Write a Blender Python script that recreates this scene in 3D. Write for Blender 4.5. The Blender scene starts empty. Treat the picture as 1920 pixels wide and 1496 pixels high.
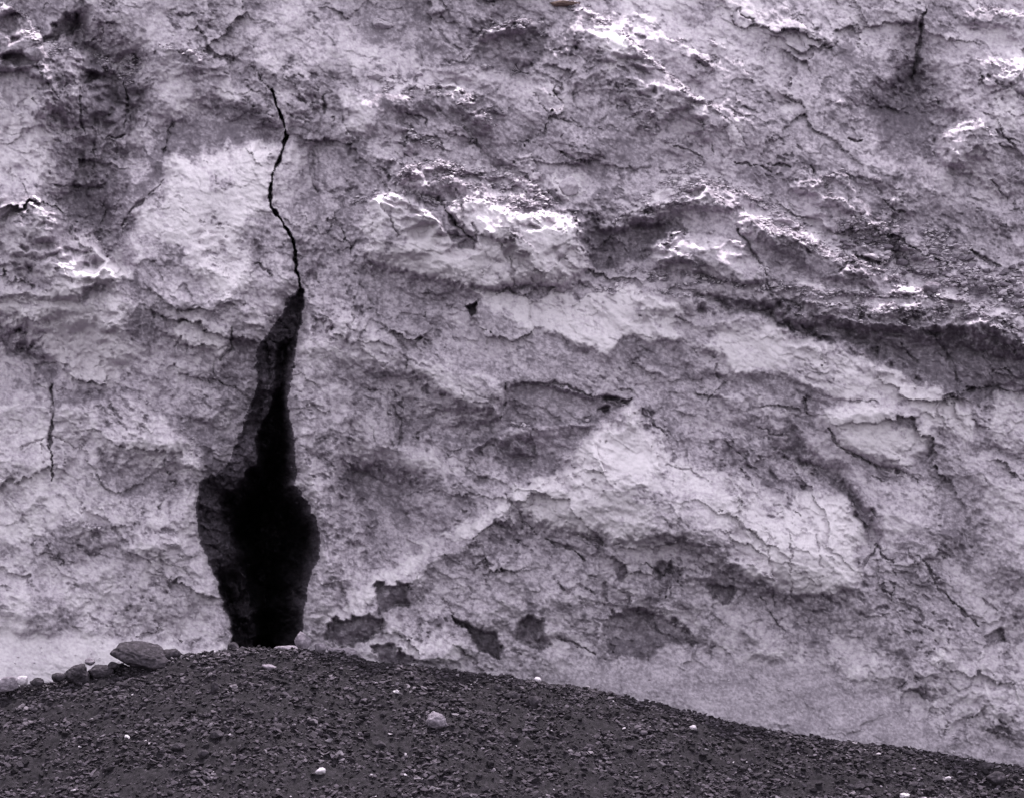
import bpy, bmesh, math, random
import numpy as np
from mathutils import Vector, Matrix, noise as mnoise

# ------------------------------------------------------------------ camera, sky, sun, exposure
scene = bpy.context.scene
COL = scene.collection
CAM_Y, CAM_Z, FPX = -40.0, 7.5, 4000.0          # 1 m on the cliff is about 100 pixels of the 1920 px photograph
cam_d = bpy.data.cameras.new("camera")
cam = bpy.data.objects.new("camera", cam_d)
COL.objects.link(cam)
cam.location = (0, CAM_Y, CAM_Z)
cam.rotation_euler = (math.radians(90), 0, 0)
cam_d.sensor_width = 36.0
cam_d.lens = 36.0 * FPX / 1920.0
cam_d.clip_start, cam_d.clip_end = 0.5, 3000.0
scene.camera = cam

SUN_EL, SUN_AZ = math.radians(68), math.radians(18)     # azimuth from +Y (behind the cliff) towards +X
world = bpy.data.worlds.new("World")
scene.world = world
world.use_nodes = True
wn, wl = world.node_tree.nodes, world.node_tree.links
wn.clear()
sky = wn.new("ShaderNodeTexSky")
sky.sky_type = 'NISHITA'
sky.sun_disc = False
sky.sun_elevation = SUN_EL
sky.sun_rotation = SUN_AZ
sky.dust_density = 2.0
hsv = wn.new("ShaderNodeHueSaturation")                 # toned monochrome print: nearly colourless skylight
hsv.inputs['Saturation'].default_value = 0.12
bg = wn.new("ShaderNodeBackground")
bg.inputs['Strength'].default_value = 0.15
wo = wn.new("ShaderNodeOutputWorld")
wl.new(sky.outputs[0], hsv.inputs['Color'])
wl.new(hsv.outputs[0], bg.inputs['Color'])
wl.new(bg.outputs[0], wo.inputs[0])

sun_d = bpy.data.lights.new("sun", 'SUN')
sun_d.energy = 2.0
sun_d.angle = math.radians(0.5)
sun_d.color = (1.0, 0.975, 0.95)
sun = bpy.data.objects.new("sun", sun_d)
COL.objects.link(sun)
sv = Vector((math.sin(SUN_AZ) * math.cos(SUN_EL), math.cos(SUN_AZ) * math.cos(SUN_EL), math.sin(SUN_EL)))
sun.rotation_euler = sv.to_track_quat('Z', 'Y').to_euler()
sun.location = sv * 60

scene.view_settings.view_transform = 'Standard'
scene.view_settings.look = 'None'
scene.view_settings.exposure = 2.05
scene.view_settings.gamma = 1.0
scene.cycles.max_bounces = 5
scene.cycles.diffuse_bounces = 3

# ------------------------------------------------------------------ noise tools
def _hash(ix, iy, seed):
    h = (ix.astype(np.int64) * 374761393 + iy.astype(np.int64) * 668265263 + seed * 974634777) & 0xFFFFFFFF
    h = ((h ^ (h >> 13)) * 1274126177) & 0xFFFFFFFF
    h = ((h ^ (h >> 16)) * 2246822519) & 0xFFFFFFFF
    return (h ^ (h >> 15)) & 0xFFFFFF

def perlin(x, y, seed):
    x0, y0 = np.floor(x), np.floor(y)
    fx, fy = (x - x0).astype(np.float32), (y - y0).astype(np.float32)
    ix, iy = x0.astype(np.int64), y0.astype(np.int64)
    u = fx * fx * fx * (fx * (fx * 6 - 15) + 10)
    v = fy * fy * fy * (fy * (fy * 6 - 15) + 10)
    def g(dx, dy):
        a = _hash(ix + dx, iy + dy, seed).astype(np.float32) * np.float32(2 * math.pi / 0x1000000)
        return np.cos(a) * (fx - dx) + np.sin(a) * (fy - dy)
    a = g(0, 0); a += (g(1, 0) - a) * u
    b = g(0, 1); b += (g(1, 1) - b) * u
    return (a + (b - a) * v) * np.float32(1.5)

def fbm(x, y, lam, octaves, seed, gain=0.5):
    out, amp = 0, 1.0
    for k in range(octaves):
        out = out + perlin(x / lam + 17.3 * k, y / lam - 9.1 * k, seed + k) * amp
        lam *= 0.5; amp *= gain
    return out

def worley(x, y, lam, seed):
    """cell id randoms, F1, F2-F1 and offset to the nearest seed"""
    x, y = x / lam, y / lam
    ix, iy = np.floor(x).astype(np.int64), np.floor(y).astype(np.int64)
    f1 = np.full(x.shape, 9.0, np.float32); f2 = f1.copy()
    rx = np.zeros(x.shape, np.float32); ry = rx.copy(); h1 = rx.copy(); h2 = rx.copy()
    for dx in (-1, 0, 1):
        for dy in (-1, 0, 1):
            a = _hash(ix + dx, iy + dy, seed) / 0x1000000
            b = _hash(ix + dx, iy + dy, seed + 77) / 0x1000000
            ox = (ix + dx + a - x).astype(np.float32); oy = (iy + dy + b - y).astype(np.float32)
            d = np.sqrt(ox * ox + oy * oy)
            near = d < f1
            f2 = np.where(near, f1, np.minimum(f2, d))
            f1 = np.where(near, d, f1)
            rx = np.where(near, -ox, rx); ry = np.where(near, -oy, ry)
            h1 = np.where(near, a, h1); h2 = np.where(near, b, h2)
    return f1, f2 - f1, rx, ry, h1.astype(np.float32), h2.astype(np.float32)

def sstep(a, b, t):
    t = np.clip((t - a) / (b - a), 0, 1)
    return t * t * (3 - 2 * t)

# ------------------------------------------------------------------ the cliff: a sculpted depth map, in photograph pixels (1920 x 1496)
STEP = 1.7
MARG = 170.0
ux = np.arange(-MARG, 1920 + MARG + .01, STEP)
uy = np.arange(-MARG, 1496 + MARG + .01, STEP)
PX, PY = np.meshgrid(ux, uy)
NY, NX = PX.shape
ALB = np.full(PX.shape, 0.54, np.float32)      # rock paleness, 0 dark crust and painted shade of hollows .. 1 fresh pale rock
LEAN = np.zeros(PX.shape, np.float32)          # lean back from the vertical, degrees
DEP = np.zeros(PX.shape, np.float32)           # extra depth, metres (positive = further away)
FLK = np.zeros(PX.shape, np.float32)           # loose flaky rubble on ledges
SMO = np.zeros(PX.shape, np.float32)           # dusty, smoothed ground
WX = (fbm(PX, PY, 90, 5, 11, 0.58) * 15).astype(np.float32)
WY = (fbm(PX, PY, 90, 5, 31, 0.58) * 15).astype(np.float32)
JX = (fbm(PX, PY, 21, 4, 51, .68) * 4.6).astype(np.float32)             # small jagged breaks along every edge
JY = (fbm(PX, PY, 21, 4, 61, .68) * 4.6).astype(np.float32)
BRK = fbm(PX, PY, 26, 2, 65, .6).astype(np.float32)
LOW = fbm(PX + WX, PY * 1.6 + WY, 95, 3, 68, .6).astype(np.float32)
DIS = fbm(PX + WX, PY + WY, 34, 4, 67, .65).astype(np.float32)          # lets patches fray at their edges

def window(pts, pad):
    xs = [p[0] for p in pts]; ys = [p[1] for p in pts]
    j0 = max(0, int((min(xs) - pad + MARG) / STEP)); j1 = min(NX, int((max(xs) + pad + MARG) / STEP) + 2)
    i0 = max(0, int((min(ys) - pad + MARG) / STEP)); i1 = min(NY, int((max(ys) + pad + MARG) / STEP) + 2)
    return slice(i0, i1), slice(j0, j1)

def seg_dist(X, Y, pts, closed):
    d = np.full(X.shape, 1e9, np.float32); t_all = np.zeros(X.shape, np.float32)
    n = len(pts); m = n if closed else n - 1
    for k in range(m):
        (ax, ay), (bx, by) = pts[k], pts[(k + 1) % n]
        vx, vy = bx - ax, by - ay
        t = np.clip(((X - ax) * vx + (Y - ay) * vy) / (vx * vx + vy * vy + 1e-9), 0, 1)
        dd = np.hypot(X - ax - t * vx, Y - ay - t * vy)
        near = dd < d
        d = np.where(near, dd, d); t_all = np.where(near, (k + t) / m, t_all)
    return d, t_all

def poly_sd(pts, pad, warp, j=None):
    sl = window(pts, pad + 30 * warp)
    j = min(1.0, .45 + warp * .6) if j is None else j; X = PX[sl] + WX[sl] * warp + JX[sl] * j; Y = PY[sl] + WY[sl] * warp + JY[sl] * j
    inside = np.zeros(X.shape, bool)
    n = len(pts)
    for k in range(n):
        (ax, ay), (bx, by) = pts[k], pts[(k + 1) % n]
        if ay == by: continue
        c = (ay > Y) != (by > Y)
        inside ^= c & (X < (bx - ax) * (Y - ay) / (by - ay) + ax)
    d, _ = seg_dist(X, Y, pts, True)
    return sl, np.where(inside, d, -d)

def P(pts, a=None, l=0, d=0, f=0, s=14, w=1.0, sm=0, hard=0):
    """patch: a = paleness to blend towards, l = lean added, d = depth added, f = flaky rubble, s = edge softness"""
    hole = d > 0 and s <= 9                               # pits and breaks keep a crisp edge; low paleness paints their shade
    se = s if (s < 8 or s > 50) else s * 1.15
    ds = s if (hole or hard or s > 50) else max(13, s * 1.3)
    sl, sd = poly_sd(pts, max(se, ds) * 1.6, w)
    if a is not None:
        ka = sstep(-se * .5, se * .5, sd + DIS[sl] * (4 + se * .5)) * sstep(-se * 1.4, -se * .6, sd)
        ALB[sl] += (a - ALB[sl]) * ka * 0.88
    k = sstep(-se * .5, se * .5, sd)
    if l: LEAN[sl] += l * k
    if d: DEP[sl] += d * (.7 if s <= 50 and not hole else 1) * sstep(-ds * .5, ds * .5, sd)
    if f: FLK[sl] = np.maximum(FLK[sl], f * k)
    if sm: SMO[sl] = np.maximum(SMO[sl], sm * k)

def C(pts, wd=3.0, d=0.25, warp=0.35, brk=1.3, dk=.5, jg=1):
    """crack: a narrow groove; brk breaks its width up along the way"""
    sl = window(pts, wd * 3 + 12)
    X = PX[sl] + WX[sl] * warp + JX[sl] * .8 * jg; Y = PY[sl] + WY[sl] * warp + JY[sl] * .8 * jg
    dist, t = seg_dist(X, Y, pts, False)
    wloc = wd * .5 * (0.25 + 0.75 * np.sqrt(np.clip(np.sin(math.pi * np.clip(t, .02, .98)), 0, 1))) * np.clip(1 + BRK[sl] * brk, .12, 2)
    k = 1 - sstep(wloc * .35, wloc * 1.15 + .6, dist)
    DEP[sl] += d * k * dk

def SP(pts, d=-.5, fade=120, f=.7, top=7.0, end=30):
    """a spur: a crest that stands forward of the rock behind it and melts into the face below"""
    xs = [p[0] for p in pts]; ys = [p[1] for p in pts]
    sl = window(pts + [(xs[0] - 20, max(ys) + fade), (xs[-1] + 20, min(ys))], 24)
    X = PX[sl] + WX[sl] * .5 + JX[sl]; Yp = PY[sl] + WY[sl] * .4 + JY[sl]
    yc = np.interp(X, xs, ys)
    dy = Yp - yc
    ex = sstep(xs[0] - end * .2, xs[0] + end, X) * (1 - sstep(xs[-1] - end, xs[-1] + end * .2, X)) if end else 1
    tw = top * np.clip(1 + .7 * BRK[sl], .3, 1.8)
    k = sstep(-tw, 0, dy) * (1 - sstep(0, 1, dy / fade)) * ex
    gap = sstep(-.45, .25, LOW[sl]) * .85 + .15                # the crest breaks off and comes back
    k = k * gap
    DEP[sl] += d * k
    kf = gap * sstep(-tw * 1.4, -tw * .4, dy) * (1 - sstep(0, 5, dy)) * ex
    FLK[sl] = np.maximum(FLK[sl], f * kf)
    ALB[sl] += (.60 - ALB[sl]) * kf * .5

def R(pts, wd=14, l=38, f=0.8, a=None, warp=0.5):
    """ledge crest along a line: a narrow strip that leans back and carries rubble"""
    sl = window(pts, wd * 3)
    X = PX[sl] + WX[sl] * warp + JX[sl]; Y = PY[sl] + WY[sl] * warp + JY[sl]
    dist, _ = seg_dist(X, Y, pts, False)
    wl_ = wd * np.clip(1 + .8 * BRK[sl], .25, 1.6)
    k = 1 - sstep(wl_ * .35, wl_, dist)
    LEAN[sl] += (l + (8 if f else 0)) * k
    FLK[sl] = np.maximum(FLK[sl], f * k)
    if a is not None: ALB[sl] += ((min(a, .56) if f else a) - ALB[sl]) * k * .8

for pts, d, fade in (
    ([(-120,-40),(0,12),(22,22),(45,43),(68,64),(90,83),(108,105)], -1.0, 250),
    ([(112,100),(139,97),(155,112),(195,116),(222,136),(252,150)], -.75, 220),
    ([(-120,350),(60,361),(110,400),(132,426),(180,442),(210,490),(232,528)], -.7, 240),
    ([(868,102),(908,68),(939,52),(981,44),(1007,43),(1028,62)], -.55, 110),
    ([(1070,8),(1110,26),(1160,60),(1186,86),(1232,116),(1292,168),(1345,205)], -.5, 140),
    ([(684,390),(740,360),(790,372),(830,385),(900,374),(960,396),(1076,410),(1102,445)], -.5, 170),
    ([(1130,425),(1180,402),(1260,352),(1300,328),(1372,350),(1440,388),(1530,442),(1600,488)], -.28, 90),
    ([(1208,490),(1232,456),(1290,436),(1342,440),(1392,460),(1444,508)], -.45, 90),
    ([(1390,406),(1480,450),(1560,490),(1660,524)], -.35, 60),
    ([(1180,545),(1330,562),(1430,560),(1500,586),(1600,600),(1700,612),(1780,610),(1850,606),(1920,636),(2090,700)], -.36, 70),
    ([(870,834),(960,804),(1100,788),(1172,766),(1204,786)], -.35, 70),
    ([(738,334),(800,305),(842,304),(880,320),(930,320),(1000,347),(1074,402)], -.35, 40),
    ([(776,350),(870,342),(960,366),(1034,390)], -.22, 30),
    ([(1430,542),(1500,529),(1600,553),(1700,540),(1800,561),(1930,602)], -.3, 32),
    ([(1496,566),(1650,572),(1750,577),(1860,594)], -.2, 22),
    ([(1176,404),(1240,374),(1300,360),(1380,392),(1476,442)], -.28, 40),
    ([(1480,430),(1540,462),(1620,500),(1700,520)], -.25, 40),
    ([(276,97),(340,95),(380,105),(424,116)], -.35, 60),
    ([(726,176),(770,158),(850,162),(884,186),(945,242)], -.4, 60),
    ([(730,230),(790,256),(835,286)], -.3, 60),
    ([(1738,290),(1760,262),(1812,224),(1875,264)], -.4, 120),
    ([(1796,20),(1870,18),(1930,36)], -.3, 50),
    ([(150,985),(260,1002),(340,1020)], -.2, 60),
    ([(1300,1010),(1380,1040),(1440,1080),(1500,1130)], -.2, 70)):
    SP(pts, d, fade)
for pts, d, fade in (([(1450,612),(1500,622),(1560,650)], -.22, 40), ([(1560,640),(1640,652),(1720,690)], -.28, 50), ([(1690,648),(1760,668),(1830,700)], -.25, 50), ([(1790,650),(1860,668),(1930,700)], -.3, 60)):
    SP(pts, d, fade, .1, 5, 14)
rl = random.Random(404)
for k in range(95):                                                     # many short broken ledges stepping down along the strata
    if k < 62: x, y, th, lit = rl.uniform(650, 1900), rl.uniform(90, 640), rl.gauss(27, 9), .75
    else: x, y, th, lit = rl.uniform(640, 1900), rl.uniform(640, 1220), rl.gauss(18, 16), .12
    if k < 62 and y > 430 + .18 * (x - 900): y -= 250
    ln = rl.uniform(50, 170); c_, s_ = math.cos(math.radians(th)), math.sin(math.radians(th))
    pts = [(x - ln * .5 * c_ + t * ln * c_, y - ln * .5 * s_ + t * ln * s_ + rl.uniform(-7, 7) - 9 * math.sin(math.pi * t)) for t in (0, .25, .5, .75, 1)]
    SP(pts, -rl.uniform(.08, .24), rl.uniform(22, 70), lit * rl.random(), rl.uniform(3, 8), 18)
for k in range(30):
    x, y = rl.uniform(-20, 540), rl.uniform(60, 1120)
    ln = rl.uniform(40, 120); th = math.radians(rl.gauss(15, 30))
    pts = [(x + (t - .5) * ln * math.cos(th), y + (t - .5) * ln * math.sin(th) + rl.uniform(-6, 6) - 8 * math.sin(math.pi * t)) for t in (0, .25, .5, .75, 1)]
    SP(pts, -rl.uniform(.06, .16), rl.uniform(25, 70), .15 * rl.random(), rl.uniform(3, 7), 16)
# ---- the big forms: gullies, bulges, alcoves
for pts, d, s_ in (
    ([(150,60),(250,110),(275,200),(225,330),(195,470),(125,430),(105,300),(140,200)], 1.5, 120),
    ([(240,450),(320,310),(420,268),(525,268),(505,400),(545,520),(470,640),(330,650),(240,600)], -.55, 120),
    ([(300,230),(380,190),(540,245),(540,268),(420,272),(320,310),(270,360)], .45, 55),
    ([(-100,350),(60,355),(130,420),(230,520),(240,600),(-100,600)], -.6, 60),
    ([(-100,600),(110,640),(250,680),(240,735),(-100,720)], .45, 80),
    ([(565,180),(650,170),(650,520),(575,520)], .4, 70),
    ([(568,560),(640,600),(650,860),(610,960),(640,1100),(590,1190),(570,1150),(606,1000),(556,900),(548,720)], -.45, 60),
    ([(640,865),(720,855),(810,920),(800,1000),(700,1040),(650,1000)], .75, 90),
    ([(610,590),(700,580),(760,650),(740,700),(640,690)], -.4, 80),
    ([(760,660),(860,670),(950,710),(930,785),(850,760),(770,720)], -.45, 50),
    ([(740,770),(860,770),(930,790),(900,830),(750,830)], .4, 55),
    ([(930,840),(1100,800),(1090,870),(1000,900)], .35, 60),
    ([(950,930),(1180,775),(1300,850),(1440,900),(1620,980),(1600,1125),(1400,1085),(1250,1010),(1080,1005)], -.8, 150),
    ([(690,370),(800,330),(1000,390),(1090,420),(1110,500),(900,545),(690,495)], -.55, 70),
    ([(1085,410),(1280,415),(1210,490),(1130,505)], .5, 60),
    ([(1210,490),(1250,440),(1340,440),(1440,520),(1330,525)], -.4, 50),
    ([(1330,570),(1500,590),(1700,612),(1920,645),(2090,710),(2090,780),(1880,755),(1700,700),(1560,645),(1430,590)], .8, 52),
    ([(1630,200),(1720,90),(1770,240),(1700,320)], 1.0, 130),
    ([(1850,120),(1950,150),(1930,330),(1780,320),(1760,260)], -.6, 100),
    ([(1490,840),(1570,890),(1650,1000),(1620,1010),(1560,930)], .5, 52),
    ([(1660,900),(1740,890),(1780,1000),(1720,1050),(1650,1000)], -.35, 80),
    ([(1850,900),(2090,880),(2090,1180),(1900,1150)], -.6, 110),
    ([(1120,1140),(1300,1150),(1310,1210),(1180,1230)], .4, 70),
    ([(690,1180),(820,1150),(880,1200),(860,1260),(700,1240)], -.35, 60),
    ([(900,1050),(1100,1060),(1110,1140),(930,1150)], -.35, 90),
    ([(620,1170),(720,1100),(840,1020),(890,985),(950,950),(960,985),(820,1070),(700,1160),(640,1200)], -.4, 52),
    ([(860,90),(920,60),(1030,60),(1010,160),(880,150)], .4, 60),
    ([(1080,40),(1190,60),(1180,170),(1090,150)], -.45, 70),
    ([(630,180),(720,180),(740,250),(640,250)], -.4, 60),
    ([(470,100),(600,110),(590,210),(530,240)], -.12, 70),
    ([(190,850),(330,890),(360,950),(200,930)], .35, 80),
    ([(100,760),(350,790),(380,870),(200,840)], -.3, 70)):
    P(pts, d=d * (1.05 if d > 0 else .8), s=s_, w=1.2)
# ---- broad dark and pale fields of the face
P([(150,100),(262,140),(270,180),(240,250),(225,330),(205,440),(150,440),(110,400),(90,340),(100,250),(150,200)], a=.30, l=-5, s=40)
P([(205,430),(245,370),(290,300),(340,235),(400,190),(470,200),(540,240),(600,250),(600,300),(545,275),(420,280),(320,310),(290,360),(240,430)], a=.28, s=24)
P([(600,190),(860,180),(1240,220),(1330,310),(1230,350),(1000,330),(880,300),(760,310),(640,420),(590,500),(575,420)], a=.40, s=60)
P([(680,-20),(1010,-20),(1000,40),(900,80),(830,140),(760,100),(680,60)], a=.38, s=40)
P([(1100,120),(1200,110),(1340,210),(1420,310),(1300,330),(1150,250)], a=.42, s=50)
P([(1340,200),(1660,120),(1740,40),(1760,200),(1720,320),(1920,400),(1920,470),(1600,420),(1450,330)], a=.42, s=60)
P([(1300,540),(1500,580),(1700,600),(1920,640),(1960,760),(1800,760),(1600,670),(1440,610)], a=.22, s=30)  # undercut band: shade of the overhang put into the colour
P([(620,660),(900,640),(1300,640),(1360,700),(1500,730),(1560,800),(1300,790),(1100,800),(900,860),(640,800)], a=.44, s=50)
P([(630,860),(720,850),(960,900),(940,960),(800,1020),(680,1100),(640,1000)], a=.38, s=40)
P([(850,1040),(1000,990),(1200,1020),(1340,1080),(1480,1160),(1400,1200),(1100,1230),(700,1230),(640,1180)], a=.46, s=50)
P([(1450,1120),(1640,1060),(1800,1150),(1900,1220),(1700,1280),(1480,1220)], a=.44, s=60)
P([(1700,880),(1840,870),(1850,1000),(1780,1080),(1690,1040)], a=.42, s=40)
P([(-100,180),(60,190),(100,250),(90,350),(-100,350)], a=.72, s=50)
P([(-100,500),(200,470),(250,600),(240,720),(-100,700)], a=.72, s=50)
P([(-100,740),(340,800),(370,1000),(420,1190),(-100,1190)], a=.62, s=50)
P([(570,560),(640,580),(640,860),(600,960),(640,1040),(600,1180),(570,1180),(600,1000),(552,900),(550,720)], a=.58, s=26)
rng0 = np.random.default_rng(5)
# ---- overall lean of the face
LEAN += 6 + 15 * sstep(720, 250, PY) + 9 * sstep(700, 1300, PX) * sstep(760, 430, PY) - 4 * sstep(650, 300, PX)
LEAN += 8 * fbm(PX, PY, 260, 3, 71)
_a = math.radians(30)
_u, _v = PX * math.cos(_a) + PY * math.sin(_a), -PX * math.sin(_a) + PY * math.cos(_a)
_st = sstep(620, 900, PX) * sstep(720, 560, PY - .12 * (PX - 900))
LEAN += _st * (30 * perlin((_u + WX * 2) / 330, (_v + WY * 1.6) / 46, 73) + 14 * perlin((_u + WX * 2) / 150, (_v + WY * 1.4) / 22, 74))      # broken ledges stepping down to the right

# ---- upper left
P([(-200,-20),(0,14),(24,26),(45,47),(70,68),(104,105),(102,200),(60,330),(-200,345)], s=8, w=.5)
P([(-60,-40),(30,0),(110,110),(100,200),(60,180),(-60,150)], a=.40)
P([(-60,160),(60,180),(100,240),(98,345),(-60,350)], a=.80)
R([(-40,-8),(0,12),(22,20),(45,41),(68,62),(90,81),(104,99)], wd=15, l=62, f=1, a=.9)
P([(60,-20),(140,-20),(148,40),(80,40),(55,10)], a=.34, l=-14)
P([(80,70),(112,33),(146,42),(148,64),(92,80)], a=.25, l=-25, d=.8, s=10)
P([(100,105),(139,60),(160,90),(150,110),(120,100)], a=.4)
R([(104,103),(139,97),(153,110)], wd=10, l=50, f=.9, a=.85)
P([(195,113),(257,97),(256,124),(247,146),(222,135)], a=.9, l=46, f=1, s=8)
R([(163,101),(195,115),(222,136),(247,146)], wd=9, l=50, f=1, a=.85)
P([(112,112),(150,112),(150,180),(135,190),(120,160)], a=.7, d=-.15, s=8)
P([(158,112),(215,140),(252,150),(264,172),(236,230),(218,300),(192,350),(112,352),(92,280),(145,240),(154,150)], a=.26, l=-9, d=-.28, s=12)
P([(208,140),(255,150),(262,185),(235,230),(212,200)], a=.18, l=-8, s=18)
P([(110,352),(192,355),(202,430),(178,442),(130,420)], a=.33, l=-10, d=.15)
R([(-40,352),(0,357),(60,362),(110,400),(132,426),(180,442),(210,490),(228,522)], wd=10, l=26, f=.35)
P([(170,-40),(520,-40),(480,90),(300,100),(170,90)], a=.50)
R([(280,95),(340,94),(380,104),(418,112)], wd=8, l=36, f=.7, a=.75)
P([(280,105),(330,105),(340,140),(300,150),(280,130)], a=.75)
P([(330,100),(420,115),(470,140),(460,165),(400,140),(340,120)], a=.35)
P([(470,100),(560,100),(600,130),(590,200),(530,240),(515,170),(480,140)], a=.62, l=-6, s=22)
P([(400,150),(470,165),(500,190),(440,195),(395,180)], a=.78)
P([(330,205),(345,190),(380,200),(372,220),(340,232)], a=.85)
P([(350,212),(380,198),(440,207),(520,240),(538,256),(480,266),(400,270),(350,287),(312,312),(284,352),(232,422),(214,440),(252,362),(284,302),(332,242)], a=.17, l=-7, s=18)
P([(255,225),(275,215),(285,260),(255,280),(235,260)], a=.68, d=-.12, s=10)
P([(300,365),(310,305),(420,278),(522,266),(506,380),(450,450),(480,520),(420,560),(300,460),(238,422)], a=.92, d=-.18, s=24)
P([(390,320),(415,325),(425,345),(400,345)], a=.4, s=8)
P([(325,475),(345,470),(345,490),(330,500)], a=.25, s=10)
P([(515,290),(592,276),(592,370),(522,395)], a=.68, d=.06, s=12)
P([(540,240),(600,240),(600,290),(545,282)], a=.28, l=-8)
P([(480,490),(520,460),(555,500),(540,540),(490,540)], a=.6, l=-8)
P([(240,440),(330,480),(330,620),(250,640),(225,540)], a=.48)
P([(580,180),(640,110),(640,240),(600,240)], a=.5)
P([(575,250),(690,240),(740,330),(680,400),(660,520),(580,540),(570,430)], a=.42)
P([(-60,360),(100,380),(210,480),(150,560),(-60,560)], a=.62, d=-.35, s=10, w=.6)

# ---- middle left
P([(30,590),(70,560),(150,480),(215,470),(232,520),(160,545),(242,600),(252,690),(180,722),(90,665)], a=1.0, d=-.08, s=26)
P([(-60,560),(40,560),(60,620),(-60,625)], a=.75)
P([(-60,600),(40,622),(82,650),(74,672),(-60,645)], a=.32, l=-10, d=.1)
P([(155,530),(200,540),(195,560),(165,555)], a=.3, s=10)
P([(72,680),(112,688),(96,722),(68,702)], a=.25, s=18)
P([(100,724),(170,720),(245,735),(222,752),(110,760)], a=.38, l=-16)
P([(-60,690),(92,720),(95,880),(-60,860)], a=.66, d=-.10, s=6, w=.4)
C([(95,718),(99,760),(94,805),(95,850),(93,905)], wd=5.5, d=.5)
C([(95,818),(118,826),(150,842)], wd=3, d=.15)
C([(35,838),(60,826),(82,822)], wd=3, d=.15)
P([(100,770),(180,770),(200,850),(120,860)], a=.70)
P([(255,660),(292,655),(290,690),(260,700)], a=.38, l=-12, s=8)
P([(250,560),(310,570),(320,610),(260,640),(235,610)], a=.4)
P([(325,612),(365,597),(420,607),(432,640),(430,660),(408,672),(370,650),(330,640)], a=.88, d=-.20, s=7, w=.5)
C([(434,610),(434,655),(410,674)], wd=4, d=.35)
C([(349,630),(348,665)], wd=3, d=.12)
P([(436,606),(490,622),(480,700),(470,765),(428,792),(420,720)], a=.48, l=-8, d=.12)
P([(345,780),(440,785),(452,850),(400,885),(374,860)], a=.30, d=.5, l=4, s=26)
P([(384,868),(420,850),(452,800),(478,745),(490,800),(470,900),(380,930)], a=.16, d=.5, s=44)  # colour dims towards the cave, painting in its shade
P([(436,640),(482,650),(484,740),(462,790),(430,830),(415,760)], a=.36, d=.35, s=44)
P([(260,770),(380,800),(370,790),(340,700),(280,680)], a=.55)
R([(245,730),(280,755),(310,780),(340,802),(362,832),(384,852)], wd=7, l=36, f=.5, a=.75)
P([(-200,740),(100,760),(245,738),(310,784),(384,856),(376,885),(373,930),(367,960),(373,1005),(389,1045),(401,1080),(407,1110),(421,1140),(432,1172),(440,1260),(-200,1320)], d=-.75, s=9, w=.25)
P([(190,850),(250,870),(280,900),(335,895),(362,940),(300,945),(200,930)], a=.36)
P([(290,780),(345,810),(378,855),(374,900),(330,870),(250,840)], a=.74)
P([(-60,880),(90,905),(180,950),(60,1000),(-60,1000)], a=.78)
P([(60,1010),(200,1000),(290,1020),(240,1050),(100,1040)], a=.44)
P([(200,985),(300,960),(370,1000),(390,1060),(300,1060)], a=.66)
P([(20,1100),(70,1090),(100,1130),(150,1150),(155,1188),(60,1188)], a=.42, l=-10)
P([(-60,1060),(60,1060),(40,1130),(-60,1160)], a=.74)
P([(250,1140),(330,1130),(400,1140),(410,1190),(300,1190)], a=.60)
P([(385,1110),(415,1130),(428,1200),(400,1210),(392,1160)], a=.4)
R([(150,1005),(230,1015),(320,1040)], wd=16, l=16, f=0)
C([(160,1150),(190,1172),(225,1180)], wd=4, d=.15)
# bright sand drifted against the foot of the buttress
P([(-200,1178),(70,1186),(150,1190),(235,1200),(330,1200),(420,1212),(430,1330),(-200,1400)], a=.86, l=24, sm=1, s=30)

# ---- upper middle
P([(740,10),(1000,15),(960,35),(900,64),(850,120),(790,115),(700,70)], a=.32, l=-5)
P([(640,50),(690,75),(770,105),(800,122),(760,128),(640,125)], a=.74)
P([(876,100),(910,72),(990,48),(1022,62),(1016,120),(965,150),(880,140),(858,132)], a=.36, l=-14, d=.1)
R([(868,98),(908,66),(939,51),(981,43),(1007,42),(1024,58)], wd=13, l=50, f=1, a=.88)
P([(780,130),(860,120),(930,130),(960,160),(850,165)], a=.66)
P([(700,145),(785,138),(850,158),(884,184),(830,186),(780,182),(712,172)], a=.80, l=30, f=.9)
R([(740,232),(790,258),(825,282)], wd=9, l=28, f=.6)
R([(850,175),(880,205),(930,240)], wd=12, l=18, f=.5)
P([(640,180),(690,170),(722,222),(650,245),(630,250)], a=.78, d=-.08)
P([(740,185),(830,190),(860,225),(800,250),(740,220)], a=.34)
P([(850,200),(1000,210),(1240,230),(1240,300),(1110,350),(960,310),(850,280)], a=.36, l=-3)
P([(630,245),(690,250),(745,300),(735,345),(660,340),(630,300)], a=.34)
P([(690,260),(745,255),(760,290),(700,300)], a=.56, d=-.1)
P([(1095,45),(1165,40),(1185,90),(1172,130),(1140,165),(1120,150),(1095,125),(1108,118),(1135,148),(1146,130),(1115,75)], a=.86, s=10)
P([(1030,60),(1100,60),(1140,145),(1080,170),(1020,130)], a=.46)
R([(1070,8),(1110,26),(1130,46)], wd=12, l=34, f=.9, a=.8)
P([(1160,-40),(1420,-40),(1440,80),(1560,40),(1600,70),(1520,80),(1440,110),(1280,110),(1180,60)], a=.70)
P([(1262,10),(1350,5),(1340,40),(1290,50)], a=.42)
R([(1186,86),(1212,98),(1232,116),(1258,142),(1292,168),(1340,200)], wd=10, l=30, f=.8, a=.7)
P([(1180,100),(1240,130),(1250,180),(1200,175),(1170,140)], a=.36, l=-6)
P([(1010,170),(1060,160),(1080,205),(1040,215)], a=.68, d=-.1, s=10)
C([(1000,175),(1020,205),(1045,225),(1090,238)], wd=4, d=.18)
C([(1078,170),(1078,205)], wd=3, d=.15)
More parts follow.
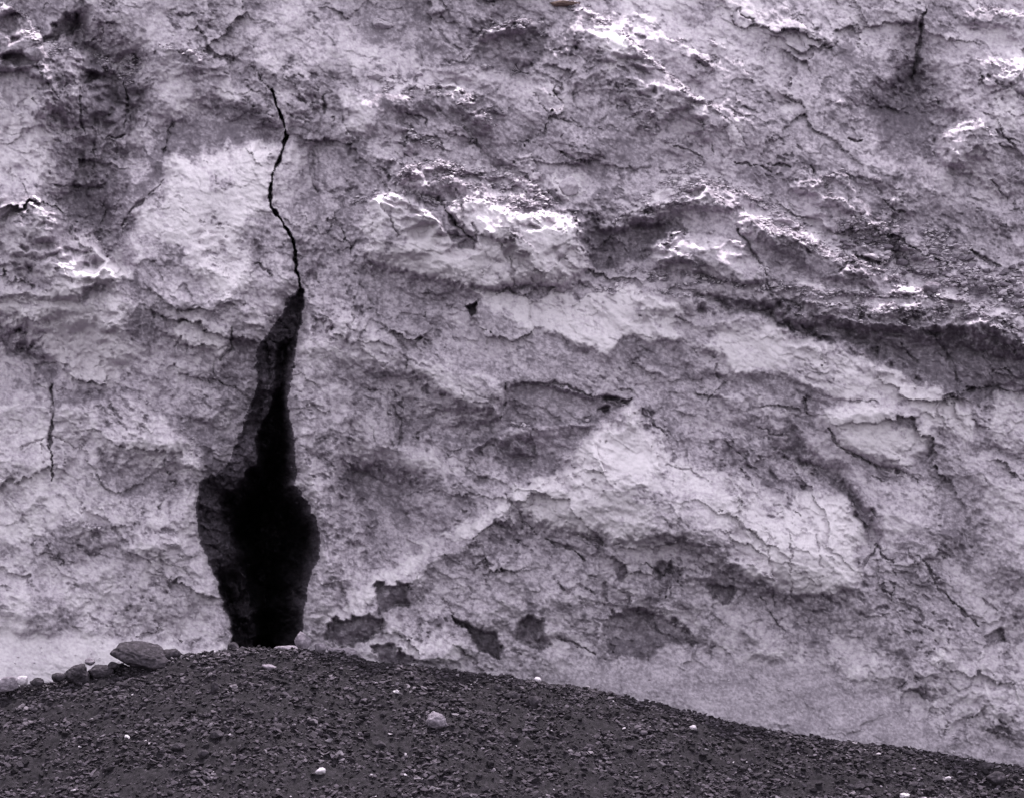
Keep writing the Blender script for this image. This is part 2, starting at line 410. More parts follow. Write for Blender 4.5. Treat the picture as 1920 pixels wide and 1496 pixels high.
P([(1045,282),(1080,262),(1115,290),(1112,302),(1080,300)], a=.55, d=-.15, s=7, l=6)
C([(1050,283),(1080,298),(1112,303)], wd=4.5, d=.32)
P([(1235,190),(1265,195),(1275,215),(1245,215)], a=.8, s=8)
P([(1220,240),(1290,230),(1300,270),(1250,290)], a=.66)

# ---- the big pale block with a rubble top
P([(728,352),(742,332),(770,316),(800,302),(842,302),(880,318),(930,318),(1000,345),(1042,376),(1072,400),(1000,396),(950,388),(900,362),(872,352),(830,352),(790,336)], a=.46, l=40, f=1, s=10)
R([(660,390),(700,366),(735,346)], wd=9, l=34, f=.6)
P([(684,386),(705,366),(752,366),(800,392),(900,372),(960,396),(1076,412),(1086,450),(1113,496),(1060,530),(960,538),(880,540),(780,520),(690,492),(682,440)], a=.97, d=-.28, s=10, w=.6)
P([(772,362),(818,372),(870,420),(888,442),(891,466),(870,466),(845,440),(800,392)], a=.40, d=.30, l=-6, s=8, w=.5)
C([(818,376),(852,412),(888,452)], wd=4, d=.35)
C([(707,372),(728,405),(748,452)], wd=3, d=.2)
C([(890,412),(893,455)], wd=3, d=.25)
P([(720,430),(740,410),(745,465),(725,470)], a=.5, s=10)
C([(955,485),(965,535)], wd=6, d=.25)
P([(1046,332),(1085,326),(1090,362),(1060,372),(1040,350)], a=.88, d=-.18, s=8)
C([(1044,330),(1046,365)], wd=3, d=.15)
P([(970,300),(1000,295),(1005,335),(980,345)], a=.6, d=-.12, s=8)
P([(1085,412),(1180,424),(1270,424),(1300,430),(1230,455),(1208,488),(1145,502),(1116,486),(1094,452)], a=.26, l=-14, d=.30, s=10)
P([(1120,345),(1250,350),(1250,400),(1150,415),(1100,390)], a=.40)
P([(1160,380),(1240,340),(1300,322),(1372,346),(1330,360),(1300,390),(1180,405)], a=.80, l=26, f=.9)
# stepped ledges running down to the right
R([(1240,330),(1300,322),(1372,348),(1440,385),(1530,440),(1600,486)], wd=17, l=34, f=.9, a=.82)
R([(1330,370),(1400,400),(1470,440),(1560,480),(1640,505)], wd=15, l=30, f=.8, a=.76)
P([(1210,486),(1232,456),(1290,436),(1342,440),(1392,460),(1432,500),(1444,526),(1330,522),(1290,492),(1250,492)], a=.66, d=-.28, s=9, w=.5)
C([(1216,478),(1232,456),(1285,432)], wd=4, d=.3)
P([(1262,482),(1292,470),(1318,500),(1270,498)], a=.35, s=8)
C([(1386,430),(1418,478),(1440,518)], wd=6, d=.4)
P([(1440,455),(1500,470),(1600,520),(1650,530),(1560,530),(1450,500)], a=.34, l=-10)
P([(1330,520),(1440,525),(1500,520),(1460,545),(1350,545)], a=.42, l=-6)
C([(1382,304),(1422,308),(1446,320)], wd=4, d=.3)
C([(1452,308),(1480,312)], wd=4, d=.3)
P([(1380,308),(1480,314),(1490,345),(1440,352)], a=.30, l=-8)
P([(1358,225),(1385,240),(1402,280),(1375,285)], a=.82, d=-.12, s=8)
C([(1382,240),(1405,280)], wd=3, d=.15)
P([(1460,190),(1490,210),(1480,230),(1450,215)], a=.8, s=9)
C([(1260,272),(1300,290),(1320,298)], wd=4, d=.25)
C([(1515,315),(1530,345),(1550,355)], wd=5, d=.25)
C([(1590,258),(1604,266),(1616,262)], wd=5, d=.35)
P([(1520,310),(1570,330),(1600,350),(1570,370),(1520,360)], a=.42)

# ---- upper right
P([(1520,50),(1600,75),(1640,100),(1700,92),(1650,150),(1560,120)], a=.35)
P([(1735,0),(1870,5),(1855,36),(1790,46),(1732,46)], a=.27, l=-6)
R([(1830,0),(1870,18),(1920,32)], wd=8, l=30, f=.6, a=.75)
P([(1640,205),(1660,160),(1716,116),(1736,160),(1726,202),(1802,210),(1772,240),(1752,290),(1690,302),(1650,262)], a=.20, d=.35, l=-4, s=30)
C([(1735,20),(1726,62),(1720,110),(1708,150)], wd=9, d=.35)
P([(1460,60),(1700,20),(1720,70),(1640,90),(1500,75)], a=.60)
P([(1740,60),(1850,50),(1920,30),(1920,110),(1830,110),(1740,150)], a=.64)
P([(1860,90),(1930,60),(1930,200),(1870,180)], a=.66)
P([(1868,175),(1904,160),(1902,240),(1870,245),(1855,215)], a=.86, s=12)
P([(1752,262),(1812,222),(1872,262),(1902,342),(1882,372),(1822,332),(1756,292)], a=.66, d=-.2, s=10)
C([(1868,250),(1885,258),(1920,270)], wd=4, d=.2)
P([(1560,400),(1700,380),(1920,400),(1990,480),(1920,520),(1800,450),(1680,430)], a=.40)
C([(1820,468),(1868,494),(1920,512)], wd=7, d=.4)
C([(1660,375),(1680,392),(1700,396)], wd=5, d=.3)
C([(1860,340),(1890,375)], wd=4, d=.25)
# scree fan
P([(1560,405),(1700,402),(1800,442),(1900,502),(2090,580),(2090,640),(1800,575),(1700,556),(1640,502),(1570,450)], a=.50, l=28, f=.75, s=30)
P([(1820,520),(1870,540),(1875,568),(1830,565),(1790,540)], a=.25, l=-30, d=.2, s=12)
# bright rubble ledge
P([(1440,540),(1500,528),(1600,552),(1700,538),(1800,560),(1920,598),(2090,650),(2090,690),(1920,636),(1830,606),(1700,600),(1600,590),(1500,570)], a=.66, l=32, f=1, s=14)
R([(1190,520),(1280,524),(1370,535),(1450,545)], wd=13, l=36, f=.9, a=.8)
R([(1130,545),(1175,535),(1200,520)], wd=9, l=30, f=.8)
# undercut face below it, overhang shade painted in as low paleness
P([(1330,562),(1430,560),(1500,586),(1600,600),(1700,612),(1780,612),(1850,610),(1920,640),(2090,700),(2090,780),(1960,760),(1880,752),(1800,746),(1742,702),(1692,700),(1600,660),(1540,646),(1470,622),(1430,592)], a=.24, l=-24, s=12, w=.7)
C([(1500,600),(1525,625),(1560,645)], wd=7, d=.3)
C([(1740,620),(1775,660),(1800,720)], wd=6, d=.25)
C([(1690,640),(1730,690)], wd=5, d=.25)
R([(1700,600),(1740,630),(1800,660),(1850,690)], wd=6, l=20, f=.2)

# ---- pale diagonal band under the ledges
P([(858,518),(882,545),(930,555),(1040,550),(1110,556),(1172,536),(1196,546),(1262,570),(1280,600),(1292,640),(1232,640),(1166,632),(1146,670),(1100,652),(1030,632),(980,612),(940,592),(900,562)], a=.93, l=12, d=-.12, s=7, w=.5)
P([(1192,560),(1270,572),(1300,598),(1390,600),(1452,602),(1560,652),(1700,710),(1780,742),(1832,800),(1842,832),(1742,802),(1700,752),(1560,742),(1440,702),(1382,702),(1350,672),(1300,640),(1240,640)], a=.92, l=10, d=-.12, s=8, w=.6)
P([(1272,590),(1345,585),(1350,630),(1290,640),(1270,615)], a=.52, s=8, d=.05)
P([(1185,575),(1225,590),(1245,612),(1200,590)], a=.5, s=7)
P([(1345,590),(1430,600),(1400,625),(1350,610)], a=.6, s=8)
P([(1010,642),(1085,642),(1142,672),(1170,640),(1300,645),(1355,680),(1350,720),(1250,700),(1050,665)], a=.40, l=-12, d=.05, s=10)
P([(1420,700),(1480,690),(1560,690),(1640,720),(1560,720)], a=.64)
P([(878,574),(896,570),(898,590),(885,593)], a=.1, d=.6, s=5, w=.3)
P([(898,572),(940,600),(990,620),(1002,642),(960,642),(900,604)], a=.30, l=-8)
C([(690,560),(700,575)], wd=5, d=.2)

# ---- middle
P([(590,540),(700,520),(860,530),(900,600),(960,640),(900,660),(760,640),(650,570)], a=.40, l=-4)
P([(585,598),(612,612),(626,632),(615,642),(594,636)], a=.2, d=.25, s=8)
P([(610,600),(700,590),(752,650),(745,690),(640,680),(570,660)], a=.64, d=-.12, s=18)
P([(700,600),(880,600),(900,650),(800,660)], a=.56)
P([(766,668),(850,684),(948,716),(946,752),(932,778),(860,752),(782,702)], a=.68, d=-.22, s=10, w=.6)
C([(948,722),(946,758),(938,780)], wd=5, d=.35)
P([(952,736),(980,716),(1030,726),(1110,742),(1182,756),(1160,776),(1100,792),(1000,796),(944,792),(944,772)], a=.36, d=.32, l=-10, s=8, w=.5)
C([(975,716),(1020,720),(1060,724),(1120,743),(1165,752)], wd=4.5, d=.35)
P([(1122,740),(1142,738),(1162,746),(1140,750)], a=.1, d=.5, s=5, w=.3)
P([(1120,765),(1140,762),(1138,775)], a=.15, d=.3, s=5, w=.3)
P([(745,775),(850,775),(884,802),(762,822),(750,802)], a=.32, l=-12)
C([(722,610),(760,650),(762,690)], wd=5, d=.2)
C([(680,725),(705,735)], wd=5, d=.2)
C([(730,760),(755,790),(752,830)], wd=5, d=.2)
P([(700,690),(760,710),(840,770),(760,780),(700,750)], a=.55, d=-.08)
R([(870,832),(960,804),(1100,788),(1172,768)], wd=9, l=32, f=.35)
P([(930,842),(1000,812),(1100,802),(1092,862),(1022,892),(942,902)], a=.30, l=-10, d=.1)
P([(640,882),(700,862),(692,902),(662,935),(640,942)], a=.24, l=-8, d=.15)
P([(670,922),(792,902),(802,962),(782,992),(682,992)], a=.30)
P([(862,922),(900,932),(882,982),(832,982)], a=.26)
P([(740,860),(790,850),(880,860),(870,880),(760,880)], a=.78, s=16)
P([(640,780),(720,760),(740,860),(700,860),(640,900),(560,900),(548,800)], a=.56)
P([(560,820),(640,830),(640,960),(600,960),(555,900)], a=.60)
# great pale face
P([(1100,822),(1182,766),(1202,782),(1248,830),(1236,846),(1340,872),(1420,922),(1562,932),(1622,982),(1602,1100),(1482,1132),(1410,1092),(1360,1045),(1290,1005),(1202,1008),(1150,1012),(1080,1002),(982,962),(952,922),(1022,902),(1080,872)], a=.86, d=-.32, l=4, s=18, w=.8)
P([(1100,840),(1180,800),(1248,836),(1230,870),(1180,900),(1060,910)], a=.98, l=8, s=14)
P([(1060,900),(1160,880),(1200,900),(1150,940),(1040,930),(1000,910)], a=.9)
P([(1430,980),(1580,940),(1620,1000),(1590,1090),(1480,1120),(1430,1060)], a=.94, s=22)
P([(1210,945),(1330,950),(1400,1000),(1420,1080),(1330,1060),(1220,1010)], a=.56, l=-6, s=40)
P([(1300,860),(1400,880),(1480,930),(1440,960),(1330,910)], a=.62)
R([(1110,810),(1175,768),(1205,786)], wd=8, l=20, f=.2)
C([(1198,770),(1225,800),(1250,815)], wd=4, d=.3)
C([(1030,1013),(1062,1027),(1090,1052)], wd=8, d=.45)
C([(1080,1000),(1120,1018),(1145,1022)], wd=6, d=.3)
C([(975,960),(990,985),(1006,1000)], wd=4, d=.25)
C([(945,925),(975,958),(1000,940)], wd=3, d=.15)
C([(1440,1010),(1445,1060),(1450,1090)], wd=3, d=.14)
C([(1480,1000),(1483,1080),(1490,1130)], wd=3, d=.14)
C([(1530,1000),(1540,1060)], wd=3, d=.12)
C([(1448,1100),(1452,1140)], wd=4, d=.2)
P([(1250,800),(1400,830),(1500,880),(1560,920),(1420,900),(1310,850),(1245,830)], a=.36, l=-9)

# ---- middle right
P([(1350,706),(1460,702),(1540,732),(1640,750),(1542,766),(1532,792),(1490,792),(1440,732),(1382,732)], a=.34, l=-10, d=.06)
C([(1330,750),(1350,728),(1365,715)], wd=4, d=.2)
C([(1590,748),(1640,751)], wd=3.5, d=.2)
P([(1345,740),(1430,735),(1440,790),(1390,790)], a=.58, d=-.1)
P([(1430,760),(1478,775),(1472,815),(1430,800)], a=.72, d=-.1, s=8)
C([(1425,800),(1440,815),(1475,815)], wd=4, d=.2)
P([(1472,790),(1512,842),(1516,872),(1466,846)], a=.26, d=.15, l=-6, s=10)
C([(1508,745),(1514,775)], wd=5, d=.25)
P([(1542,782),(1562,757),(1640,752),(1700,762),(1746,806),(1736,846),(1716,860),(1706,882),(1650,866),(1600,851),(1572,822),(1552,792)], a=.84, d=-.40, s=22, w=.4, hard=1)
C([(1556,800),(1574,832),(1600,856),(1650,873),(1704,886)], wd=6, d=.4)
P([(1690,768),(1722,800),(1700,812),(1680,790)], a=.33, s=10)
P([(1600,860),(1700,890),(1690,905),(1620,895),(1580,870)], a=.35, l=-12)
C([(1635,890),(1660,900)], wd=4, d=.2)
P([(1502,852),(1562,902),(1602,932),(1642,982),(1652,1002),(1622,992),(1592,952),(1542,902)], a=.24, d=.22, l=-6, s=12)
C([(1590,945),(1605,970),(1625,985)], wd=7, d=.45)
C([(1632,955),(1645,970)], wd=7, d=.45)
C([(1650,1020),(1620,1050),(1605,1080)], wd=5, d=.3)
C([(1645,1015),(1660,1040),(1672,1050)], wd=5, d=.3)
P([(1640,900),(1740,890),(1760,960),(1700,1000),(1650,960)], a=.60)
P([(1745,882),(1840,862),(1842,952),(1782,1052),(1740,1000)], a=.38)
P([(1822,805),(1870,800),(1880,830),(1840,838)], a=.3, l=-10)
P([(1862,742),(2090,732),(2090,852),(1930,850),(1870,822)], a=.78, d=-.15)
P([(1842,902),(2090,882),(2090,1152),(1862,1002)], a=.68)
C([(1825,785),(1840,800),(1862,800)], wd=4, d=.2)

# ---- lower middle
P([(575,960),(660,940),(680,1000),(640,1100),(575,1180),(600,1040)], a=.55)
R([(620,1160),(660,1130),(700,1102),(760,1062),(800,1024),(850,1000),(890,984),(945,952)], wd=20, l=20, f=0, a=.86)
P([(800,1010),(850,1025),(900,1010),(860,1060),(800,1045)], a=.38, l=-8)
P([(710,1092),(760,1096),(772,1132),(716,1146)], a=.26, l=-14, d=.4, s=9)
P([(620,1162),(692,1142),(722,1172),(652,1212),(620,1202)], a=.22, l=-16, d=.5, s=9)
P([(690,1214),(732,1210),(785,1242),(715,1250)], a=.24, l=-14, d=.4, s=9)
P([(790,1110),(860,1120),(940,1110),(960,1150),(850,1150)], a=.50)
P([(900,1010),(1000,1000),(1100,1060),(1080,1110),(960,1100)], a=.46)
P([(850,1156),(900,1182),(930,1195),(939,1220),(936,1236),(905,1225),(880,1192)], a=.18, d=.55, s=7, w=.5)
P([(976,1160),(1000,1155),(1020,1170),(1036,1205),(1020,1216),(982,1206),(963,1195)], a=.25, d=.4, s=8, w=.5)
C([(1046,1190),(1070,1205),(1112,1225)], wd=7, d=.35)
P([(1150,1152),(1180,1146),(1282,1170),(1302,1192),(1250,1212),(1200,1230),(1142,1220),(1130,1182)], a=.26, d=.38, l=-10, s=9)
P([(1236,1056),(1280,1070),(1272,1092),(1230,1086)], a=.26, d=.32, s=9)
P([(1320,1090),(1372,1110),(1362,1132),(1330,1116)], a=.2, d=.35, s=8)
C([(1035,1080),(1065,1110),(1090,1095),(1120,1115)], wd=4, d=.2)
C([(925,1070),(955,1070)], wd=4, d=.2)
C([(835,1120),(850,1150)], wd=5, d=.2)
C([(1135,1090),(1135,1130)], wd=6, d=.25)
P([(1120,1020),(1240,1000),(1330,1060),(1250,1060),(1180,1090),(1130,1070)], a=.60)
P([(1180,1130),(1280,1130),(1330,1180),(1240,1160)], a=.74)
R([(1300,1100),(1400,1170),(1480,1230),(1560,1235)], wd=22, l=14, f=0, a=.66)
P([(1320,1020),(1420,1080),(1480,1140),(1460,1180),(1380,1110)], a=.42)
P([(1450,1130),(1600,1110),(1640,1080),(1760,1160),(1700,1200),(1500,1190)], a=.42)
P([(1640,1060),(1720,1050),(1780,1130),(1700,1170)], a=.44)
C([(1722,1040),(1762,1100),(1800,1148),(1832,1170)], wd=5, d=.3)
C([(1840,1120),(1868,1140)], wd=4, d=.2)
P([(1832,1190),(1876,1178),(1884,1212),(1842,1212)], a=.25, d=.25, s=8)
C([(1755,1028),(1780,1050)], wd=4, d=.2)
P([(1750,1215),(1790,1210),(1790,1245),(1755,1250)], a=.82, d=-.1, s=10)
P([(1650,1225),(1690,1230),(1740,1290),(1700,1270)], a=.30, d=.1)
P([(1545,1190),(1590,1200),(1640,1260),(1600,1270),(1560,1230)], a=.66, l=6)
P([(1790,1240),(1930,1220),(2090,1240),(2090,1390),(1900,1370),(1800,1320)], a=.62)
# dusty apron at the foot on the right
P([(1050,1262),(1180,1240),(1300,1240),(1480,1236),(1560,1262),(1640,1300),(1720,1340),(1820,1380),(2090,1440),(2090,1640),(1000,1500),(700,1300),(900,1270)], a=.36, l=20, sm=1, s=52)
P([(690,1200),(760,1165),(830,1180),(880,1240),(800,1245)], a=.62, l=12)

# ------------------------------------------------------------------ the cave mouth
CAVE = [(562,536),(568,548),(563,590),(556,640),(546,710),(538,750),(545,790),(555,830),(556,880),(551,908),(570,935),(590,965),(601,1000),
        (598,1040),(585,1070),(575,1100),(570,1130),(566,1180),(566,1330),(440,1330),(432,1172),(421,1140),(407,1110),(401,1080),(389,1045),(373,1005),(367,960),(373,930),
        (374,905),(386,893),(412,884),(432,862),(446,822),(458,780),(470,752),(481,728),(479,690),(485,655),(502,628),(522,598),(541,560)]
sl_c, sd_c = poly_sd(CAVE, 60, .34, .6)
CSD = np.full(PX.shape, -60.0, np.float32)
CSD[sl_c] = sd_c
RIGHT = [(562,536),(568,548),(563,590),(556,640),(546,710),(538,750),(545,790),(555,830),(556,880),(551,908),(570,935),(590,965),(601,1000),(598,1040),(585,1070),(575,1100),(570,1130),(566,1180),(566,1330)]
LEFT = [(562,536),(541,560),(522,598),(502,628),(485,655),(479,690),(481,728),(470,752),(458,780),(446,822),(432,862),(412,884),(386,893),(374,905),(373,930),(367,960),(373,1005),(389,1045),(401,1080),(407,1110),(421,1140),(432,1172),(440,1330)]
for pts, wd_, d_ in (([(72,118),(80,145),(92,165),(108,186)], 4, .3), ([(153,112),(150,160),(147,200)], 5, .3), ([(152,196),(150,225),(153,252)], 5, .35),
                     ([(196,255),(215,258),(232,254)], 5, .35), ([(176,272),(182,300),(178,318)], 5, .35), ([(100,345),(130,352),(152,350)], 5, .35), ([(165,356),(180,352),(192,354)], 5, .4),
                     ([(195,375),(192,405),(186,425)], 5, .3), ([(226,425),(250,392),(285,362),(305,340)], 6, .35), ([(305,300),(312,280),(322,255),(328,226)], 5, .25), ([(232,150),(238,190),(228,235)], 6, .35),
                     ([(590,285),(592,330),(596,362)], 5, .25), ([(608,180),(607,212)], 5, .3), ([(640,430),(655,455),(660,480)], 4, .25), ([(480,495),(500,500),(515,515)], 5, .3), ([(655,790),(660,830)], 4, .2),
                     ([(1100,1000),(1140,1020),(1170,1018)], 5, .25), ([(1250,870),(1300,880),(1340,905)], 4, .2), ([(1390,880),(1410,915),(1425,925)], 5, .3), ([(1445,945),(1470,950),(1500,965)], 4, .2),
                     ([(1430,1120),(1450,1160),(1475,1185)], 4, .25), ([(1700,1030),(1720,1060)], 4, .2), ([(1880,640),(1905,660)], 4, .25), ([(760,210),(790,222),(800,236)], 4, .25)):
    C(pts, wd=wd_ * .9, d=d_, dk=.45)
# the long crack that runs up from the cave roof
C([(470,120),(490,150),(512,176)], wd=3, d=.2)
C([(510,170),(521,206),(538,256),(528,290),(513,325),(505,360),(507,392),(531,420),(552,455),(557,500),(561,545)], wd=5.2, d=.9, warp=.2, brk=1.1, dk=1, jg=.55)
P([(540,215),(600,200),(600,420),(570,450),(540,425),(512,392),(515,330),(540,260)], d=.12, s=6, w=.3)

# ------------------------------------------------------------------ integrate lean into depth (least squares over the frame)
gz = np.tan(np.radians(np.clip(LEAN, -32, 70))).astype(np.float32)      # metres of depth per metre of height
mean_g = float(gz.mean())
g = -(gz - mean_g) * (STEP / 100.0)                                     # per grid row (rows go down)
G = np.concatenate([g, -g[::-1]], 0)                                    # odd about the top and bottom, even left/right
G = np.concatenate([G, G[:, ::-1]], 1)
FG = np.fft.rfft2(G)
ky = np.fft.fftfreq(G.shape[0]) * 2 * math.pi
kx = np.fft.rfftfreq(G.shape[1]) * 2 * math.pi
KY, KX = np.meshgrid(ky, kx, indexing='ij')
EPS = (STEP / 900.0) ** 2 * 4
den = KY ** 2 + 0.35 * KX ** 2 + EPS
FD = -1j * KY * FG / den
Y0 = np.fft.irfft2(FD, G.shape)[:NY, :NX].astype(np.float32)
del G, FG, FD, den, KY, KX
base = (1250 - PY) / 100.0
Y = Y0 + base * mean_g * 0.75
Y += 0.0

# ------------------------------------------------------------------ rock relief
ang = math.radians(28)
UX = PX * math.cos(ang) + PY * math.sin(ang)
UY = -PX * math.sin(ang) + PY * math.cos(ang)
ST = .85 * sstep(560, 800, PX) * sstep(1120, 860, PY - 0.12 * PX)             # where the strata streak down to the right
WX2 = fbm(PX, PY, 40, 4, 201, .55) * 7
WY2 = fbm(PX, PY, 40, 4, 231, .55) * 7
qx, qy = PX + WX + WX2, PY + WY + WY2
sx, sy = UX * 0.32 + WX + WX2, UY + WY + WY2
fx, fy = PX + .16 * (WX + WX2), PY + .16 * (WY + WY2)                   # fine grain is hardly folded
gx_, gy_ = UX * .46 + .16 * (WX + WX2), UY + .16 * (WY + WY2)
rough = (1 - 0.72 * SMO) * (0.7 + 0.6 * sstep(-.35, .4, fbm(PX, PY, 210, 3, 301))) * (1.2 - .35 * sstep(.5, .9, ALB))
rel = np.zeros(PX.shape, np.float32)
rel += 0.20 * perlin(PX / 330 + WX / 330, PY / 330, 401)
for lam, amp, sd in ((150, .17, 402), (75, .105, 403), (40, .055, 404), (22, .027, 405), (12, .0150, 406), (7, .0115, 407), (4.4, .0085, 408)):
    iso = perlin(qx / lam, qy / lam, sd) if lam > 30 else perlin(fx / lam, fy / lam, sd)
    stn = perlin(sx / lam, sy / lam, sd + 50) if lam > 30 else perlin(gx_ / lam, gy_ / lam, sd + 50)
    n = iso + (stn - iso) * ST
    n = np.sqrt(n * n + .012) * 1.5 - .45 if lam in (150, 40) else n    # billows: rounded lumps with creases between them
    rel -= amp * n
# upright ribs and flutes: the gully at the upper left, the column right of the crack, the wall right of the cave
vz = sstep(330, 200, PX) * sstep(60, 140, PY) * sstep(520, 400, PY) + .8 * sstep(545, 580, PX) * sstep(720, 650, PX) * sstep(200, 300, PY) + .5 * sstep(420, 470, PY) * sstep(60, 0, PX - 300) * sstep(200, 300, PX)
fl = perlin((PX + WX) / 26, (PY + WY) / 130, 441) + .6 * perlin((PX + WX) / 12, (PY + WY) / 60, 442)
rel -= .11 * np.clip(vz, 0, 1) * fl
# fractured plates and chips, elongated along the strata
jx, jy = UX * .68 + WX + WX2 * .6 + JX * .6, UY + WY + WY2 * .6 + JY * .6
for lam, amp, crk, sd in ((230, .26, .02, 500), (120, .22, .025, 501), (52, .11, .018, 502), (27, .044, .012, 503), (14, .026, .008, 504), (7.5, .013, .004, 505)):
    f1, ed, rx, ry, h1, h2 = worley(jx, jy, lam, sd) if lam > 30 else worley(UX * .72 + .2 * WX2 + .5 * JX, UY + .2 * WY2 + .5 * JY, lam, sd)
    m = sstep(-.25, .4, perlin(PX / (lam * 2.3), PY / (lam * 2.3), sd + 9))
    rel += m * amp * ((h1 - .5) * .8 + (h1 - .5) * rx * 1.4 + (h2 - .65) * ry * 1.9)
    rel += m * crk * (1 - sstep(0, .12, ed)) * sstep(-.1, .35, BRK)
# small dark pits and nicks in clusters
pit = sstep(.30, .62, fbm(gx_ * 1.3, gy_, 15, 3, 551, .6)) * sstep(-.05, .4, fbm(PX, PY, 120, 3, 561))
rel += .05 * pit
# hairline cracks
for lam, sd, dp in ((150, 601, .10), (70, 611, .06)):
    n = perlin(jx / lam, jy / lam * .8, sd)
    m = sstep(.2, .42, perlin(PX / (lam * 1.1), PY / (lam * 1.1), sd + 3)) * sstep(-.1, .35, BRK)
    rel += dp * m * (1 - sstep(0, 1.7 / lam, np.abs(n)))
# rubble on the ledges
f1, ed, rx, ry, h1, h2 = worley(qx * .8, qy * 1.5, 11, 701)
rub = (1 - sstep(0, .7, f1)) * (.4 + .8 * h1)
f1, ed, rx, ry, h1, h2 = worley(qx * .8, qy * 1.5, 5.5, 711)
rub2 = (1 - sstep(0, .7, f1)) * (.4 + .8 * h1)
FN = FLK * sstep(-.45, .25, fbm(PX * .6, PY * 1.4, 26, 3, 721))
rel = rel * rough - FN * (rub * .14 + rub2 * .06)
rel -= SMO * (.005 * perlin(PX / 3.6, PY / 3.2, 734) + .006 * perlin(PX / 14, PY / 8, 731) + .004 * perlin(PX / 6, PY / 4, 732) + .02 * perlin(PX / 60, PY / 30, 733))
CAVK = sstep(-2, 3, CSD)
Y = Y + rel + DEP * (1 - CAVK * .0)

# cave depth: steep right wall, a slower left wall that shows at the mouth
dl, _ = seg_dist(PX + WX * .34 + JX * .6, PY + WY * .34 + JY * .6, LEFT, False)
dr, _ = seg_dist(PX + WX * .34 + JX * .6, PY + WY * .34 + JY * .6, RIGHT, False)
lowk = sstep(560, 1000, PY)
dmax = .9 + 1.3 * sstep(560, 760, PY) + 9.0 * sstep(760, 1000, PY)
wall_l = (0.28 - .2 * sstep(800, 850, PY) + 0.8 * sstep(880, 950, PY) + 3.0 * sstep(1030, 1130, PY)) * sstep(0, 7, dl) + dl * (.010 + .006 * lowk) + np.maximum(dl - (30 + 16 * lowk - 14 * np.clip(fbm(PX, PY, 60, 3, 811), -1, 1)), 0) * (.05 + .13 * lowk)
wall_r = 0.3 * sstep(0, 4, dr) + dr * (.05 + .10 * lowk)
cav = np.minimum(np.minimum(wall_l, wall_r), dmax)
cav = cav * (1 + .22 * fbm(PX + WX, PY + WY, 70, 4, 801)) + .16 * fbm(PX, PY, 30, 4, 802, .6)
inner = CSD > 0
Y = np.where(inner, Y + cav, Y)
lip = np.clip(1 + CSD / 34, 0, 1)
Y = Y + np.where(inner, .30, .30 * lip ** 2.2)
ALB = np.where(inner, 0.30, ALB)  # inside of the cave darkened in colour as well as carved

# ------------------------------------------------------------------ paleness: patches, crust mottling, and shade painted into the pits
mott = fbm(fx + .35 * WX, fy + .35 * WY, 46, 5, 901, .64)
mst = fbm(gx_ + .35 * WX, gy_ + .35 * WY, 46, 5, 911, .64)
mott = mott + (mst - mott) * ST * .8
big = fbm(fx + .8 * WX, fy + .8 * WY, 105, 4, 981, .6)
bst = fbm(UX * .45 + .8 * WX, UY + .8 * WY, 80, 4, 986, .6)
mott = mott + .5 * (big + (bst - big) * ST)
fine = fbm(fx, fy * 1.2, 12, 3, 921, .7)
grain = fbm(fx, fy * 1.2, 6.5, 2, 925, .7)
ALB = (.50 + (ALB - .56) * np.where(SMO > .3, 1.1, np.where(ALB < .56, 1.1, 1.4))).astype(np.float32)
ALB = ALB + (.11 * np.minimum(fbm(PX + WX * 2, PY + WY * 2, 130, 3, 961, .6), .6) + mott * .20 + np.tanh(fine * 2.2) * .15 + np.tanh(grain * 2) * .13 - .26 * pit) * (1 - .55 * SMO) + SMO * (.05 * fbm(PX, PY, 30, 3, 931) + .09 * grain + .08 * fbm(UX * .25, UY, 24, 4, 932, .65))
nz = rng0.random(PX.shape).astype(np.float32) - .5
ALB = ALB + nz * .16
spots = sstep(.32, .62, fbm(fx + .3 * WX, fy * 1.15 + .3 * WY, 24, 4, 941, .6)) * sstep(-.2, .35, fbm(PX, PY, 170, 2, 951))
ALB = ALB - .34 * spots * (1 - SMO)
ALB = np.where(ALB < .22, .22 - .16 * np.tanh((.22 - ALB) / .22), ALB)
ALB = np.clip(ALB + FN * (-.42 + .35 * np.tanh(1.6 * fbm(PX, PY * 1.7, 20, 3, 971, .7))), 0, .98).astype(np.float32)

# ------------------------------------------------------------------ to the world: one metre grid point per sample, carried on beyond the frame
def unproject(px, py, y):
    k = (y - CAM_Y) / FPX
    return np.stack([(px - 960) * k, y, CAM_Z + (748 - py) * k], -1)

i_f0, i_f1 = 0, NY
nxm = 26
grow = np.cumsum(np.geomspace(4, 420, nxm))
exl, exr = ux[0] - grow[::-1], ux[-1] + grow
px_all = np.concatenate([exl, ux, exr])
Yx = np.concatenate([np.repeat(Y[:, :1], nxm, 1), Y, np.repeat(Y[:, -1:], nxm, 1)], 1)
Ax = np.concatenate([np.repeat(ALB[:, :1], nxm, 1), ALB, np.repeat(ALB[:, -1:], nxm, 1)], 1)
far = np.concatenate([grow[::-1], np.zeros(NX), grow])[None, :]
PXA, PYA = np.meshgrid(px_all, uy)
fade = sstep(0, 300, far)
Yx = Yx + fade * (fbm(PXA, PYA, 420, 5, 1001, .55) * 1.1) 
Ax = np.clip(Ax * (1 - fade) + fade * (.5 + .25 * fbm(PXA, PYA, 120, 4, 1011)), 0, 1)
P3 = unproject(PXA, PYA, Yx)
